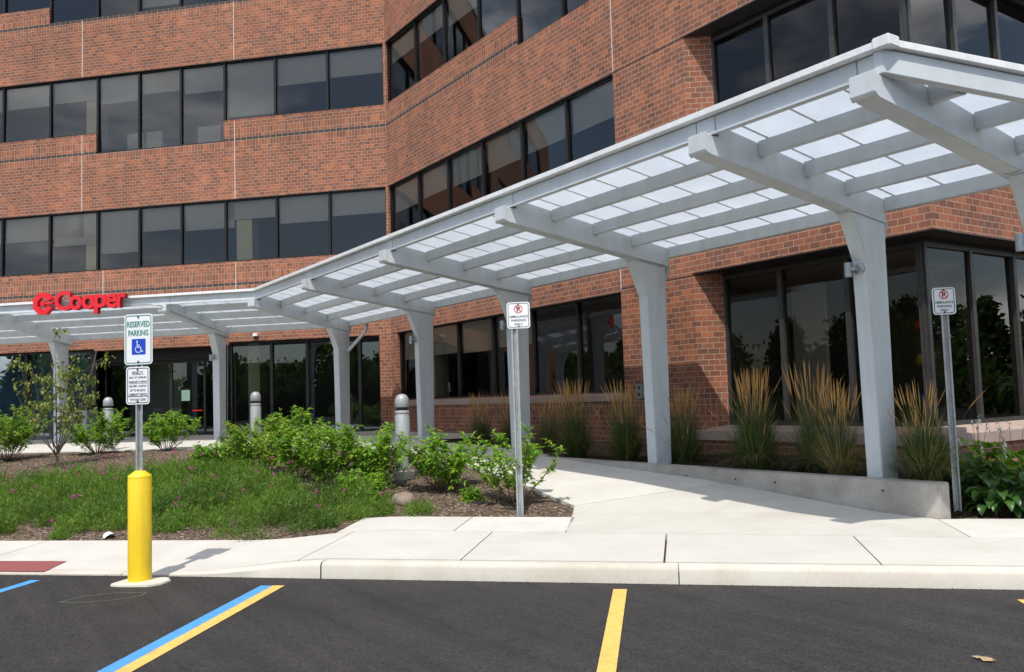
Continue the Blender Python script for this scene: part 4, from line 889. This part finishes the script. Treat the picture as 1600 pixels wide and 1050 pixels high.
# ---------------------------------------------------------------- vegetation
def leaves(base, dirs, ups, L, Wd, droop=.25, fold=.25):
    n = len(base); d = dirs/np.linalg.norm(dirs, axis=1)[:, None]; s = np.cross(d, ups); s /= (np.linalg.norm(s, axis=1)[:, None]+1e-9); u = np.cross(s, d)
    L = L[:, None]; Wd = Wd[:, None]
    mid = base+d*L*.5+u*L*droop*.25; tip = base+d*L-u*L*droop; l = base+d*L*.42+s*Wd*.5+u*Wd*fold; r = base+d*L*.42-s*Wd*.5+u*Wd*fold
    V = np.stack([base, l, mid, r, tip], 1).reshape(-1, 3); k = np.arange(n)*5
    Fq = np.concatenate([np.stack([k, k+2, k+1], 1), np.stack([k, k+3, k+2], 1), np.stack([k+1, k+2, k+4], 1), np.stack([k+2, k+3, k+4], 1)]); return V, Fq
def blades(base, az, L, lean, wd, curve, seg=3):
    n = len(base); h = np.stack([np.cos(az), np.sin(az), 0*az], 1); sd = np.stack([-np.sin(az), np.cos(az), 0*az], 1); rows = []
    for i in range(seg+1):
        f = i/seg; ang = lean+curve*f; 
        if i == 0: p = base.copy()
        else: p = p+(h*np.sin(ang)[:, None]+np.array([0, 0, 1])*np.cos(ang)[:, None])*(L/seg)[:, None]
        w_ = (wd*(1-.92*f**1.5))[:, None]; rows += [p-sd*w_, p+sd*w_]
    V = np.stack(rows, 1).reshape(-1, 3); m = 2*(seg+1); k = np.arange(n)*m
    Fq = np.concatenate([np.stack([k+2*i, k+2*i+1, k+2*i+3, k+2*i+2], 1) for i in range(seg)]); return V, Fq
def gz(t_, D_): return zbed(t_, D_) if inside((t_, D_), bed_poly) else zsoil(t_, D_)
def shrub(t_, D_, hgt, rad, label, seed, mat='shrub_leaf', nst=13, leafL=.085, dens=1.0, yel=.05, flowers=0, low=.25, group='leafy shrubs in the planting bed', tops=None, z=None):
    rg = np.random.default_rng(seed); z0 = gz(t_, D_) if z is None else z
    root = thing('leafy_shrub', (t_, D_, z0), label, 'shrub', group)
    st = MB(); B, Dd, U, Ls = [], [], [], []
    for i in range(nst):
        a = 6.283*(i+rg.uniform(-.4, .4))/nst; rr = rad*math.sqrt(rg.uniform(.05, 1)); hh = hgt*rg.uniform(.68, 1.0)*(1-.28*(rr/rad)**2)
        p0 = np.array([t_+.05*math.cos(a), D_+.05*math.sin(a), z0-.02]); p3 = np.array([t_+rr*math.cos(a), D_+rr*math.sin(a), z0+hh]); pm = p0*.5+p3*.5+np.array([.12*rr*math.cos(a+1), .12*rr*math.sin(a+1), -.06*hh])
        pts = [(1-u)**2*p0+2*u*(1-u)*pm+u*u*p3 for u in np.linspace(0, 1, 7)]
        st.tube(pts, [.008, .007, .006, .005, .004, .003, .002], 5)
        tips = [(p3, pts[-1]-pts[-2], 1.0)]
        for k in range(rg.integers(5, 9)):
            u = rg.uniform(.3, .95); q = (1-u)**2*p0+2*u*(1-u)*pm+u*u*p3; aa = rg.uniform(0, 6.283); ln_ = rg.uniform(.10, .26)*hgt
            e = q+ln_*np.array([math.cos(aa)*.75, math.sin(aa)*.75, .65]); st.tube([q, (q+e)/2+np.array([0, 0, .01]), e], [.003, .0025, .0015], 4); tips.append((e, e-q, .9))
        for (tp, dr, sc_) in tips:
            dr = dr/np.linalg.norm(dr)
            for w_ in range(int(6*dens)+1):                                  # whorls down the twig
                c0 = tp-dr*.036*w_*rg.uniform(.9, 1.4)
                for m_ in range(rg.integers(3, 6)):
                    aa = rg.uniform(0, 6.283); el = rg.uniform(-.25, .75) if w_ else rg.uniform(.1, 1.0)
                    B.append(c0); Dd.append([math.cos(aa)*math.cos(el), math.sin(aa)*math.cos(el), math.sin(el)]); U.append([rg.normal(0, .2), rg.normal(0, .2), 1]); Ls.append(leafL*1.12*rg.uniform(.65, 1.25)*sc_)
        for k in range(int(5*dens)):
            u = rg.uniform(low, .9); q = (1-u)**2*p0+2*u*(1-u)*pm+u*u*p3; aa = rg.uniform(0, 6.283); B.append(q); Dd.append([math.cos(aa), math.sin(aa), rg.uniform(-.3, .5)]); U.append([0, 0, 1]); Ls.append(leafL*rg.uniform(.6, 1))
    st.build('stem', 'twig', root, smooth='all', norm=False)
    B, Dd, U, Ls = map(np.array, (B, Dd, U, Ls)); yl = rg.random(len(B)) < yel
    for nm, m_, sel in (('foliage', mat, ~yl), ('yellow_foliage', 'yellow_leaf', yl)):
        if sel.sum() > 3:
            V_, F_ = leaves(B[sel], Dd[sel], U[sel], Ls[sel], Ls[sel]*rg.uniform(.36, .5, sel.sum()), .3, .22); npmesh(nm, V_, F_, m_, root)
    if flowers:  # white flecks imitating sunlit path seen through the stems
        i = rg.integers(0, len(B), flowers); base = np.repeat(B[i]+np.array([0, 0, .02]), 9, 0)+rg.normal(0, .022, (flowers*9, 3)); dd = rg.normal(0, 1, (len(base), 3)); V_, F_ = leaves(base, dd, np.tile([0, 0, 1.], (len(base), 1)), np.full(len(base), .022), np.full(len(base), .02)); npmesh('flower', V_, F_, 'flower_sunfleck_white', root)
    return root
shrub(-10.69, 5.94, .92, .58, 'bright green shrub between the near bollard light and the ambulance sign', 1, nst=15, yel=.04)
shrub(-9.30, 6.22, .98, .70, 'open bright green shrub right behind the ambulance sign post in the mulch', 2, nst=13, yel=.08, dens=.8)
shrub(-11.55, 5.35, .95, .55, 'bright green shrub left of the near bollard light, its tip above the bollard cap', 3, nst=16)
shrub(-12.0, 4.85, 1.06, .62, 'tallest shrub of the green clump before the corner column', 4, nst=16, flowers=6, yel=.08)
shrub(-13.1, 4.75, 1.15, .68, 'broad shrub at the middle of the green clump with white flecks low down imitating sunlit path', 5, nst=17, flowers=9, yel=.1)
shrub(-14.2, 4.55, 1.08, .66, 'yellowish green shrub at the left side of the clump before the entrance glass', 6, nst=16, yel=.16)
shrub(-15.0, 4.10, .62, .50, 'small low shrub at the foot of the clump beside the clear standing bollard light', 7, nst=14)
shrub(-11.05, 4.95, .48, .42, 'low shoots at the front of the green clump beside the ground cover', 8, nst=12, leafL=.07)
shrub(-20.6, 3.0, 1.05, .78, 'rounded light green shrub in the mulch just right of the small tree', 9, nst=22, leafL=.075, mat='shrub_leaf', z=None)
shrub(-20.2, 4.35, .95, .72, 'light green shrub with one long side branch right of the reserved parking sign', 10, nst=18, leafL=.08)
shrub(-20.9, 1.35, 1.15, .85, 'wide green shrub at the far left behind the small tree', 11, nst=22, leafL=.075, yel=.1)
shrub(-18.75, 5.25, .42, .20, 'small dark sprig plant in the mulch before the left canopy column', 12, nst=7, leafL=.05, mat='shrub_leaf_dark')
shrub(-9.95, 5.95, .16, .16, 'tiny bright seedling on the mulch left of the ambulance sign shrub', 13, nst=6, leafL=.06)
# the small tree
def small_tree():
    t_, D_ = -18.9, 2.05; z0 = gz(t_, D_); rg = np.random.default_rng(21)
    root = thing('dogwood_tree', (t_, D_, z0), 'small young tree with bare grey stems and sparse drooping olive leaves', 'tree')
    tr = MB(); B, Dd, U, Ls = [], [], [], []
    tk = tr
    lim = MB()
    for i in range(13):
        a = rg.uniform(0, 6.283); rr = .85*math.sqrt(rg.uniform(.05, 1)); hh = rg.uniform(1.2, 2.75)*(1-.2*(rr/.9)**2)
        p0 = np.array([t_, D_, z0+.15+.2*rg.random()]); p3 = np.array([t_+rr*math.cos(a), D_+rr*math.sin(a), z0+hh]); pm = (p0+p3)/2+np.array([.15*rr*math.cos(a), .15*rr*math.sin(a), -.1*hh])
        pts = [(1-u)**2*p0+2*u*(1-u)*pm+u*u*p3 for u in np.linspace(0, 1, 8)]; lim.tube(pts, [.014, .012, .010, .008, .007, .005, .004, .002], 6)
        for k in range(9):
            u = rg.uniform(.3, 1); q = (1-u)**2*p0+2*u*(1-u)*pm+u*u*p3; aa = rg.uniform(0, 6.283); e = q+rg.uniform(.12, .4)*np.array([math.cos(aa)*.8, math.sin(aa)*.8, .45]); lim.tube([q, (q+e)/2, e], [.005, .004, .002], 5)
            if u < .4 or rg.random() < .1: continue
            for m_ in range(rg.integers(9, 17)):
                c0 = e+rg.normal(0, .05, 3); aa = rg.uniform(0, 6.283); B.append(c0); Dd.append([math.cos(aa)*.7, math.sin(aa)*.7, -rg.uniform(.1, .9)]); U.append([0, 0, 1]); Ls.append(rg.uniform(.06, .10))
    b = MB(); b.tube([(t_, D_, z0-.05), (t_+.01, D_, z0+.2), (t_, D_+.01, z0+.4)], [.03, .024, .018], 8); b.build('trunk', 'bark', root, smooth='all', norm=False); lim.build('branch', 'bark', root, smooth='all', norm=False)
    B, Dd, U, Ls = map(np.array, (B, Dd, U, Ls)); V_, F_ = leaves(B, Dd, U, Ls, Ls*.55, .3, .25); npmesh('crown', V_, F_, 'dogwood_leaf', root)
small_tree()
# ornamental grasses
def grass(loc, seed, nb, npl, hb, hp, sp, label, tan=0.0):
    rg = np.random.default_rng(seed); root = thing('feather_grass', loc, label, 'ornamental grass', 'feathery grasses along the brick wall'); x, y, z = loc
    a = rg.uniform(0, 6.283, nb); r = .15*np.sqrt(rg.random(nb)); base = np.stack([x+r*np.cos(a), y+r*np.sin(a), np.full(nb, z-.02)], 1)
    upr = rg.random(nb) < .38
    lean_ = np.where(upr, rg.uniform(0, .16, nb), rg.uniform(.03, .36, nb)); L_ = np.where(upr, hp*rg.uniform(.45, .8, nb), hb*rg.uniform(.5, 1.2, nb)); cv = np.where(upr, rg.uniform(0, .5, nb), rg.uniform(.4, 2.3, nb))
    V_, F_ = blades(base, a+rg.normal(0, .5, nb), L_, lean_, rg.uniform(.0026, .0048, nb), cv, 5); npmesh('blades', V_, F_, 'grass_green', root)
    n2 = int(nb*.08+nb*tan); a = rg.uniform(0, 6.283, n2); base = np.stack([x+.13*np.cos(a), y+.13*np.sin(a), np.full(n2, z-.02)], 1)
    V_, F_ = blades(base, a, hb*rg.uniform(.6, 1.1, n2), rg.uniform(.05, .35, n2), rg.uniform(.002, .004, n2), rg.uniform(.3, 1.9, n2), 5); npmesh('dry_blades', V_, F_, 'dry_blade', root)
    st = []; pl = MB(); sm = MB()
    a = rg.uniform(0, 6.283, npl); L = hp*(1.04-.5*rg.random(npl)**1.6); le = np.abs(rg.normal(0, sp*.6, npl)); nk = rg.random(npl) < .05
    for i in range(npl):
        if nk[i]: le[i] = rg.uniform(.4, .75); L[i] *= .8
        d0 = np.array([math.cos(a[i])*math.sin(le[i]), math.sin(a[i])*math.sin(le[i]), math.cos(le[i])]); p0 = np.array([x+.13*rg.random()*math.cos(a[i]), y+.13*rg.random()*math.sin(a[i]), z]); ab = a[i]+rg.normal(0, .9)
        bend = np.array([math.cos(ab), math.sin(ab), -.35])*(rg.uniform(.0, .10)+.25*rg.random()**5)
        P = lambda u: p0+d0*L[i]*u+bend*u**2.5; u0 = rg.uniform(.70, .80)
        sm.tube([P(0), P(.4), P(u0+.02)], [.0022, .0018, .0012], 3)
        w_ = rg.uniform(.0034, .0072); pl.tube([P(u0+(1-u0)*k) for k in (0, .12, .3, .55, .8, 1.0)], [.001, w_*.7, w_, w_*.85, w_*.5, .0008], 4)
    sm.build('stalk', 'reed', root, norm=False); pl.build('plume', 'plume', root, norm=False); return root
Z = .575
gspec = [(-15.75, 9.75, 1, 300, 70, .62, 1.22, .13, 'feather grass nearest the corner column, under the left end of the long sill'),
         (-14.75, 9.85, 2, 300, 55, .60, 1.28, .14, 'feather grass just left of the column behind the ambulance sign, shaded'),
         (-13.30, 9.75, 3, 300, 80, .55, 1.15, .17, 'feather grass just right of the column behind the ambulance sign'),
         (-12.25, 9.55, 4, 460, 110, .78, 1.38, .12, 'wide feather grass drooping over the start of the low wall'),
         (-10.85, 9.50, 5, 460, 110, .78, 1.32, .10, 'feather grass with dense plumes left of the column in the middle of the low wall'),
         (-9.75, 9.75, 6, 380, 90, .66, 1.20, .10, 'feather grass just right of the column in the middle of the low wall'),
         (-8.05, 9.40, 7, 620, 150, .80, 1.38, .10, 'fullest feather grass in front of the first bay pane'),
         (-7.25, 9.60, 8, 330, 75, .74, 1.42, .13, 'dark feather grass with thin spread plumes before the second bay pane'),
         (-6.72, 9.38, 9, 240, 90, .70, 1.18, .11, 'straw coloured feather grass left of the large near column'),
         (-5.62, 9.42, 10, 460, 80, .68, 1.14, .19, 'feather grass with splayed plumes right of the large near column')]
for t_, D_, sd, nb, npl, hb, hp, sp, lb in gspec: grass((t_, D_, Z), sd, int(nb*2.8), npl, hb, hp, sp, lb, .5 if sd == 9 else (.12 if sd == 10 else 0))
# hostas
def hosta(t_, D_, z, rad, n, L, mat, label, seed, stalks=0):
    rg = np.random.default_rng(seed); root = thing('hosta', (t_, D_, z), label, 'plant', 'hostas beside the end of the low wall'); Vs, Fs, o = [], [], 0
    for i in range(n):
        a = rg.uniform(0, 6.283); el = rg.uniform(.3, 1.35); LL = L*rg.uniform(.7, 1.15); wd = LL*rg.uniform(.5, .62); dr = np.array([math.cos(a), math.sin(a), 0]); sd = np.array([-math.sin(a), math.cos(a), 0]); c = np.array([t_, D_, z])+dr*.03
        st_ = rad*rg.uniform(.35, .8); p = c+(dr*math.cos(el)+np.array([0, 0, 1])*math.sin(el))*st_; rows = []; ang = el
        for k in range(7):
            f = k/6; w_ = wd*.5*math.sin(math.pi*min(1, (f*.93+.07))**.75)*(1 if f < 1 else .05); upv = -dr*math.sin(ang)+np.array([0, 0, 1])*math.cos(ang)
            rows.append([p+sd*w_+upv*w_*.35, p+sd*w_*.5+upv*w_*.08, p, p-sd*w_*.5+upv*w_*.08, p-sd*w_+upv*w_*.35]); ang -= .28*(1+rg.random()*.4); p = p+(dr*math.cos(ang)+np.array([0, 0, 1])*math.sin(ang))*LL/6
        V_ = np.array(rows).reshape(-1, 3); F_ = [[o+k*5+j, o+k*5+j+1, o+(k+1)*5+j+1, o+(k+1)*5+j] for k in range(6) for j in range(4)]; Vs.append(V_); Fs += F_; o += len(V_)
    npmesh('leaves', np.concatenate(Vs), Fs, mat, root, smooth=True)
    if stalks:
        sb = MB(); B, Dd = [], []
        for i in range(stalks):
            a = rg.uniform(0, 6.283); hh = rg.uniform(.6, .85); p1 = np.array([t_+.15*math.cos(a), D_+.15*math.sin(a), z+hh]); sb.tube([(t_, D_, z), ((t_+p1[0])/2, (D_+p1[1])/2, z+hh*.55), tuple(p1)], [.004, .003, .002], 5)
            for m_ in range(9): aa = rg.uniform(0, 6.283); B.append(p1-np.array([0, 0, rg.uniform(0, .13)])); Dd.append([math.cos(aa), math.sin(aa), -rg.uniform(.3, 1.2)])
        sb.build('flower_stalk', 'twig', root, norm=False); B, Dd = np.array(B), np.array(Dd); V_, F_ = leaves(B, Dd, np.tile([0, 0, 1.], (len(B), 1)), np.full(len(B), .05), np.full(len(B), .022)); npmesh('flower', V_, F_, 'flower_sunfleck_white', root)
zs_ = lambda t_, D_: zsoil(t_, D_)
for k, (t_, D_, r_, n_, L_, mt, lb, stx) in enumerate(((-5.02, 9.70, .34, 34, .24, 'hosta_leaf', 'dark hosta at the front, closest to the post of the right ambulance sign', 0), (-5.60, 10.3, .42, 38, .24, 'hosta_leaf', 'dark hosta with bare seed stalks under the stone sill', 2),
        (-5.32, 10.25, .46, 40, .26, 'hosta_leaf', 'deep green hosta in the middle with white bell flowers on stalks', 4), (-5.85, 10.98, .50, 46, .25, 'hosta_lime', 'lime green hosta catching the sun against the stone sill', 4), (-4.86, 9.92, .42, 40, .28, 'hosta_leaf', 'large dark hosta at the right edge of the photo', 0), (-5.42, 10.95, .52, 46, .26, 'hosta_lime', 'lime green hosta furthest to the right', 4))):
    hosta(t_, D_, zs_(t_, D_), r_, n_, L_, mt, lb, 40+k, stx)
# feathery ground cover
def cover():
    rg = np.random.default_rng(77); C0 = []
    tries = 0
    while len(C0) < 1050 and tries < 40000:
        tries += 1; p, q = rg.uniform(-16.5, -3.0), rg.uniform(8.9, 15.9)
        t_, D_ = (p-q)/S2, (p+q)/S2
        if not inside((t_, D_), bed_poly): continue
        lim = np.interp(p, [-17, -12, -10.5, -9.0, -8.2, -7.3, -6, -4.6, -3.6, -3.0], [12.1, 12.1, 12.3, 12.9, 14.0, 14.2, 13.2, 11.9, 10.9, 10.4])
        lo = np.interp(p, [-17, -8, -6.8, -5.9, -5.2, -4.2, -3.7], [9.45, 9.3, 10.0, 9.65, 9.55, 9.8, 10.2])+.6*mn.noise(Vector((p*1.3, 0, 5)))
        if q > lim or q < lo or math.hypot(t_+10.42, D_-5.22) < .42 or math.hypot(t_+11.4, D_-1.8) < .62: continue
        if q < lo+.5 and mn.noise(Vector((p*2.4, q*2.4, 4))) < -.02: continue
        if D_ > 4.35 and t_ < -11.6: 
            if D_ > 4.1+.2*rg.random(): continue
        if mn.noise(Vector((p*.8, q*.8, 9))) < -.46: continue
        C0.append((t_, D_, zbed(t_, D_), min(1, (q-lo)/.9)))
    C0 = np.array(C0); n0 = len(C0); tone = np.array([mn.noise(Vector((x*1.1, y*1.1, 2)))+.35*rnd.uniform(-1, 1) for x, y in C0[:, :2]])
    nb = 260; n = n0*nb; c = np.repeat(C0, nb, 0); Rm = np.repeat(rg.uniform(.10, .25, n0), nb); Hm = np.repeat((.13+.16*C0[:, 3])*rg.uniform(.5, 1.45, n0), nb)
    a = rg.uniform(0, 6.283, n); el = np.arcsin(rg.random(n)); sh = rg.uniform(.25, 1.12, n)**.7
    off = np.stack([np.cos(a)*np.cos(el)*Rm, np.sin(a)*np.cos(el)*Rm, np.sin(el)*Hm], 1)*sh[:, None]
    base = c[:, :3]+off; d = off/np.linalg.norm(off, axis=1)[:, None]*.8+rg.normal(0, .55, (n, 3))+np.array([0, 0, .35]); d /= np.linalg.norm(d, axis=1)[:, None]
    sd = np.cross(d, rg.normal(0, 1, (n, 3))); sd /= np.linalg.norm(sd, axis=1)[:, None]; L = rg.uniform(.022, .075, n)[:, None]; wd = rg.uniform(.003, .0065, n)[:, None]
    V_ = np.stack([base-d*L*.5, base+sd*wd, base+d*L, base-sd*wd], 1).reshape(-1, 3); F_ = np.arange(n*4).reshape(-1, 4)
    mi = np.repeat(np.where(tone > .18, 1, np.where(tone < -.2, 2, 0)), nb)
    Vf = V_; nf = 95; pick = rg.integers(0, len(C0), nf); cc = C0[pick]
    fb = cc[:, :3]+np.stack([rg.normal(0, .06, nf), rg.normal(0, .06, nf), (.20+.22*cc[:, 3])*rg.uniform(.9, 1.15, nf)], 1)
    fb = np.repeat(fb, 14, 0)+rg.normal(0, .013, (nf*14, 3)); dd = rg.normal(0, 1, (len(fb), 3)); dd[:, 2] = np.abs(dd[:, 2])
    o = npmesh('ground_cover', V_, F_, ['cover', 'cover_pale', 'cover_dark'], mi=mi); tag(o, 'dense feathery green ground cover filling the front of the bed', 'ground cover', kind='stuff')
    V2, F2 = leaves(fb, dd, np.tile([0, 0, 1.], (len(fb), 1)), np.full(len(fb), .026), np.full(len(fb), .02)); o = npmesh('ground_cover_flowers', V2, F2, 'magenta'); tag(o, 'small magenta flowers dotted over the feathery ground cover', 'flowers', kind='stuff')
cover()
# far wood behind the car park (seen mirrored in the glass)
def woods():
    rg = np.random.default_rng(3); B, Ls = [], []; tk = MB()
    for i in range(92):
        a = R(-205+i*3.15)+rg.normal(0, .01); d = rg.uniform(48, 62); x, y = d*math.cos(a), d*math.sin(a); hh = rg.uniform(4.2, 8.2); rr = rg.uniform(1.8, 3.2); con = rg.random() < .35
        tk.tube([(x, y, 0), (x, y, hh*.8)], [.3, .1], 6)
        n = 3200
        u = rg.random(n); ph = rg.uniform(0, 6.283, n)
        prof = (1-u)*rr*.8 if con else rr*np.sqrt(np.clip(1-(2*u-1)**2, 0, 1))*(1+.3*np.sin(ph*3+u*7))
        B.append(np.stack([x+prof*np.cos(ph), y+prof*np.sin(ph), 1.2+u*(hh-1.2)], 1)+rg.normal(0, .28, (n, 3))); Ls.append(np.full(n, .26))
    for k in range(2):
        n = 30000; a = rg.uniform(R(-205), R(85), n); d = rg.uniform(50, 58, n); B.append(np.stack([d*np.cos(a), d*np.sin(a), 3.4*rg.random(n)**1.2*(1+.4*np.sin(a*40))], 1)); Ls.append(np.full(n, .3))
    B = np.concatenate(B); Ls = np.concatenate(Ls); n = len(B); d = rg.normal(0, 1, (n, 3)); d /= np.linalg.norm(d, axis=1)[:, None]; e = np.cross(d, rg.normal(0, 1, (n, 3))); e /= np.linalg.norm(e, axis=1)[:, None]
    L = (Ls*rg.uniform(.6, 1.3, n))[:, None]; V_ = np.stack([B-d*L, B+e*L*.6, B+d*L, B-e*L*.6], 1).reshape(-1, 3); F_ = np.arange(n*4).reshape(-1, 4)
    tag(npmesh('woodland', V_, F_, 'tree_leaf'), 'belt of dark green trees across the car park', 'woodland', kind='stuff')
woods()
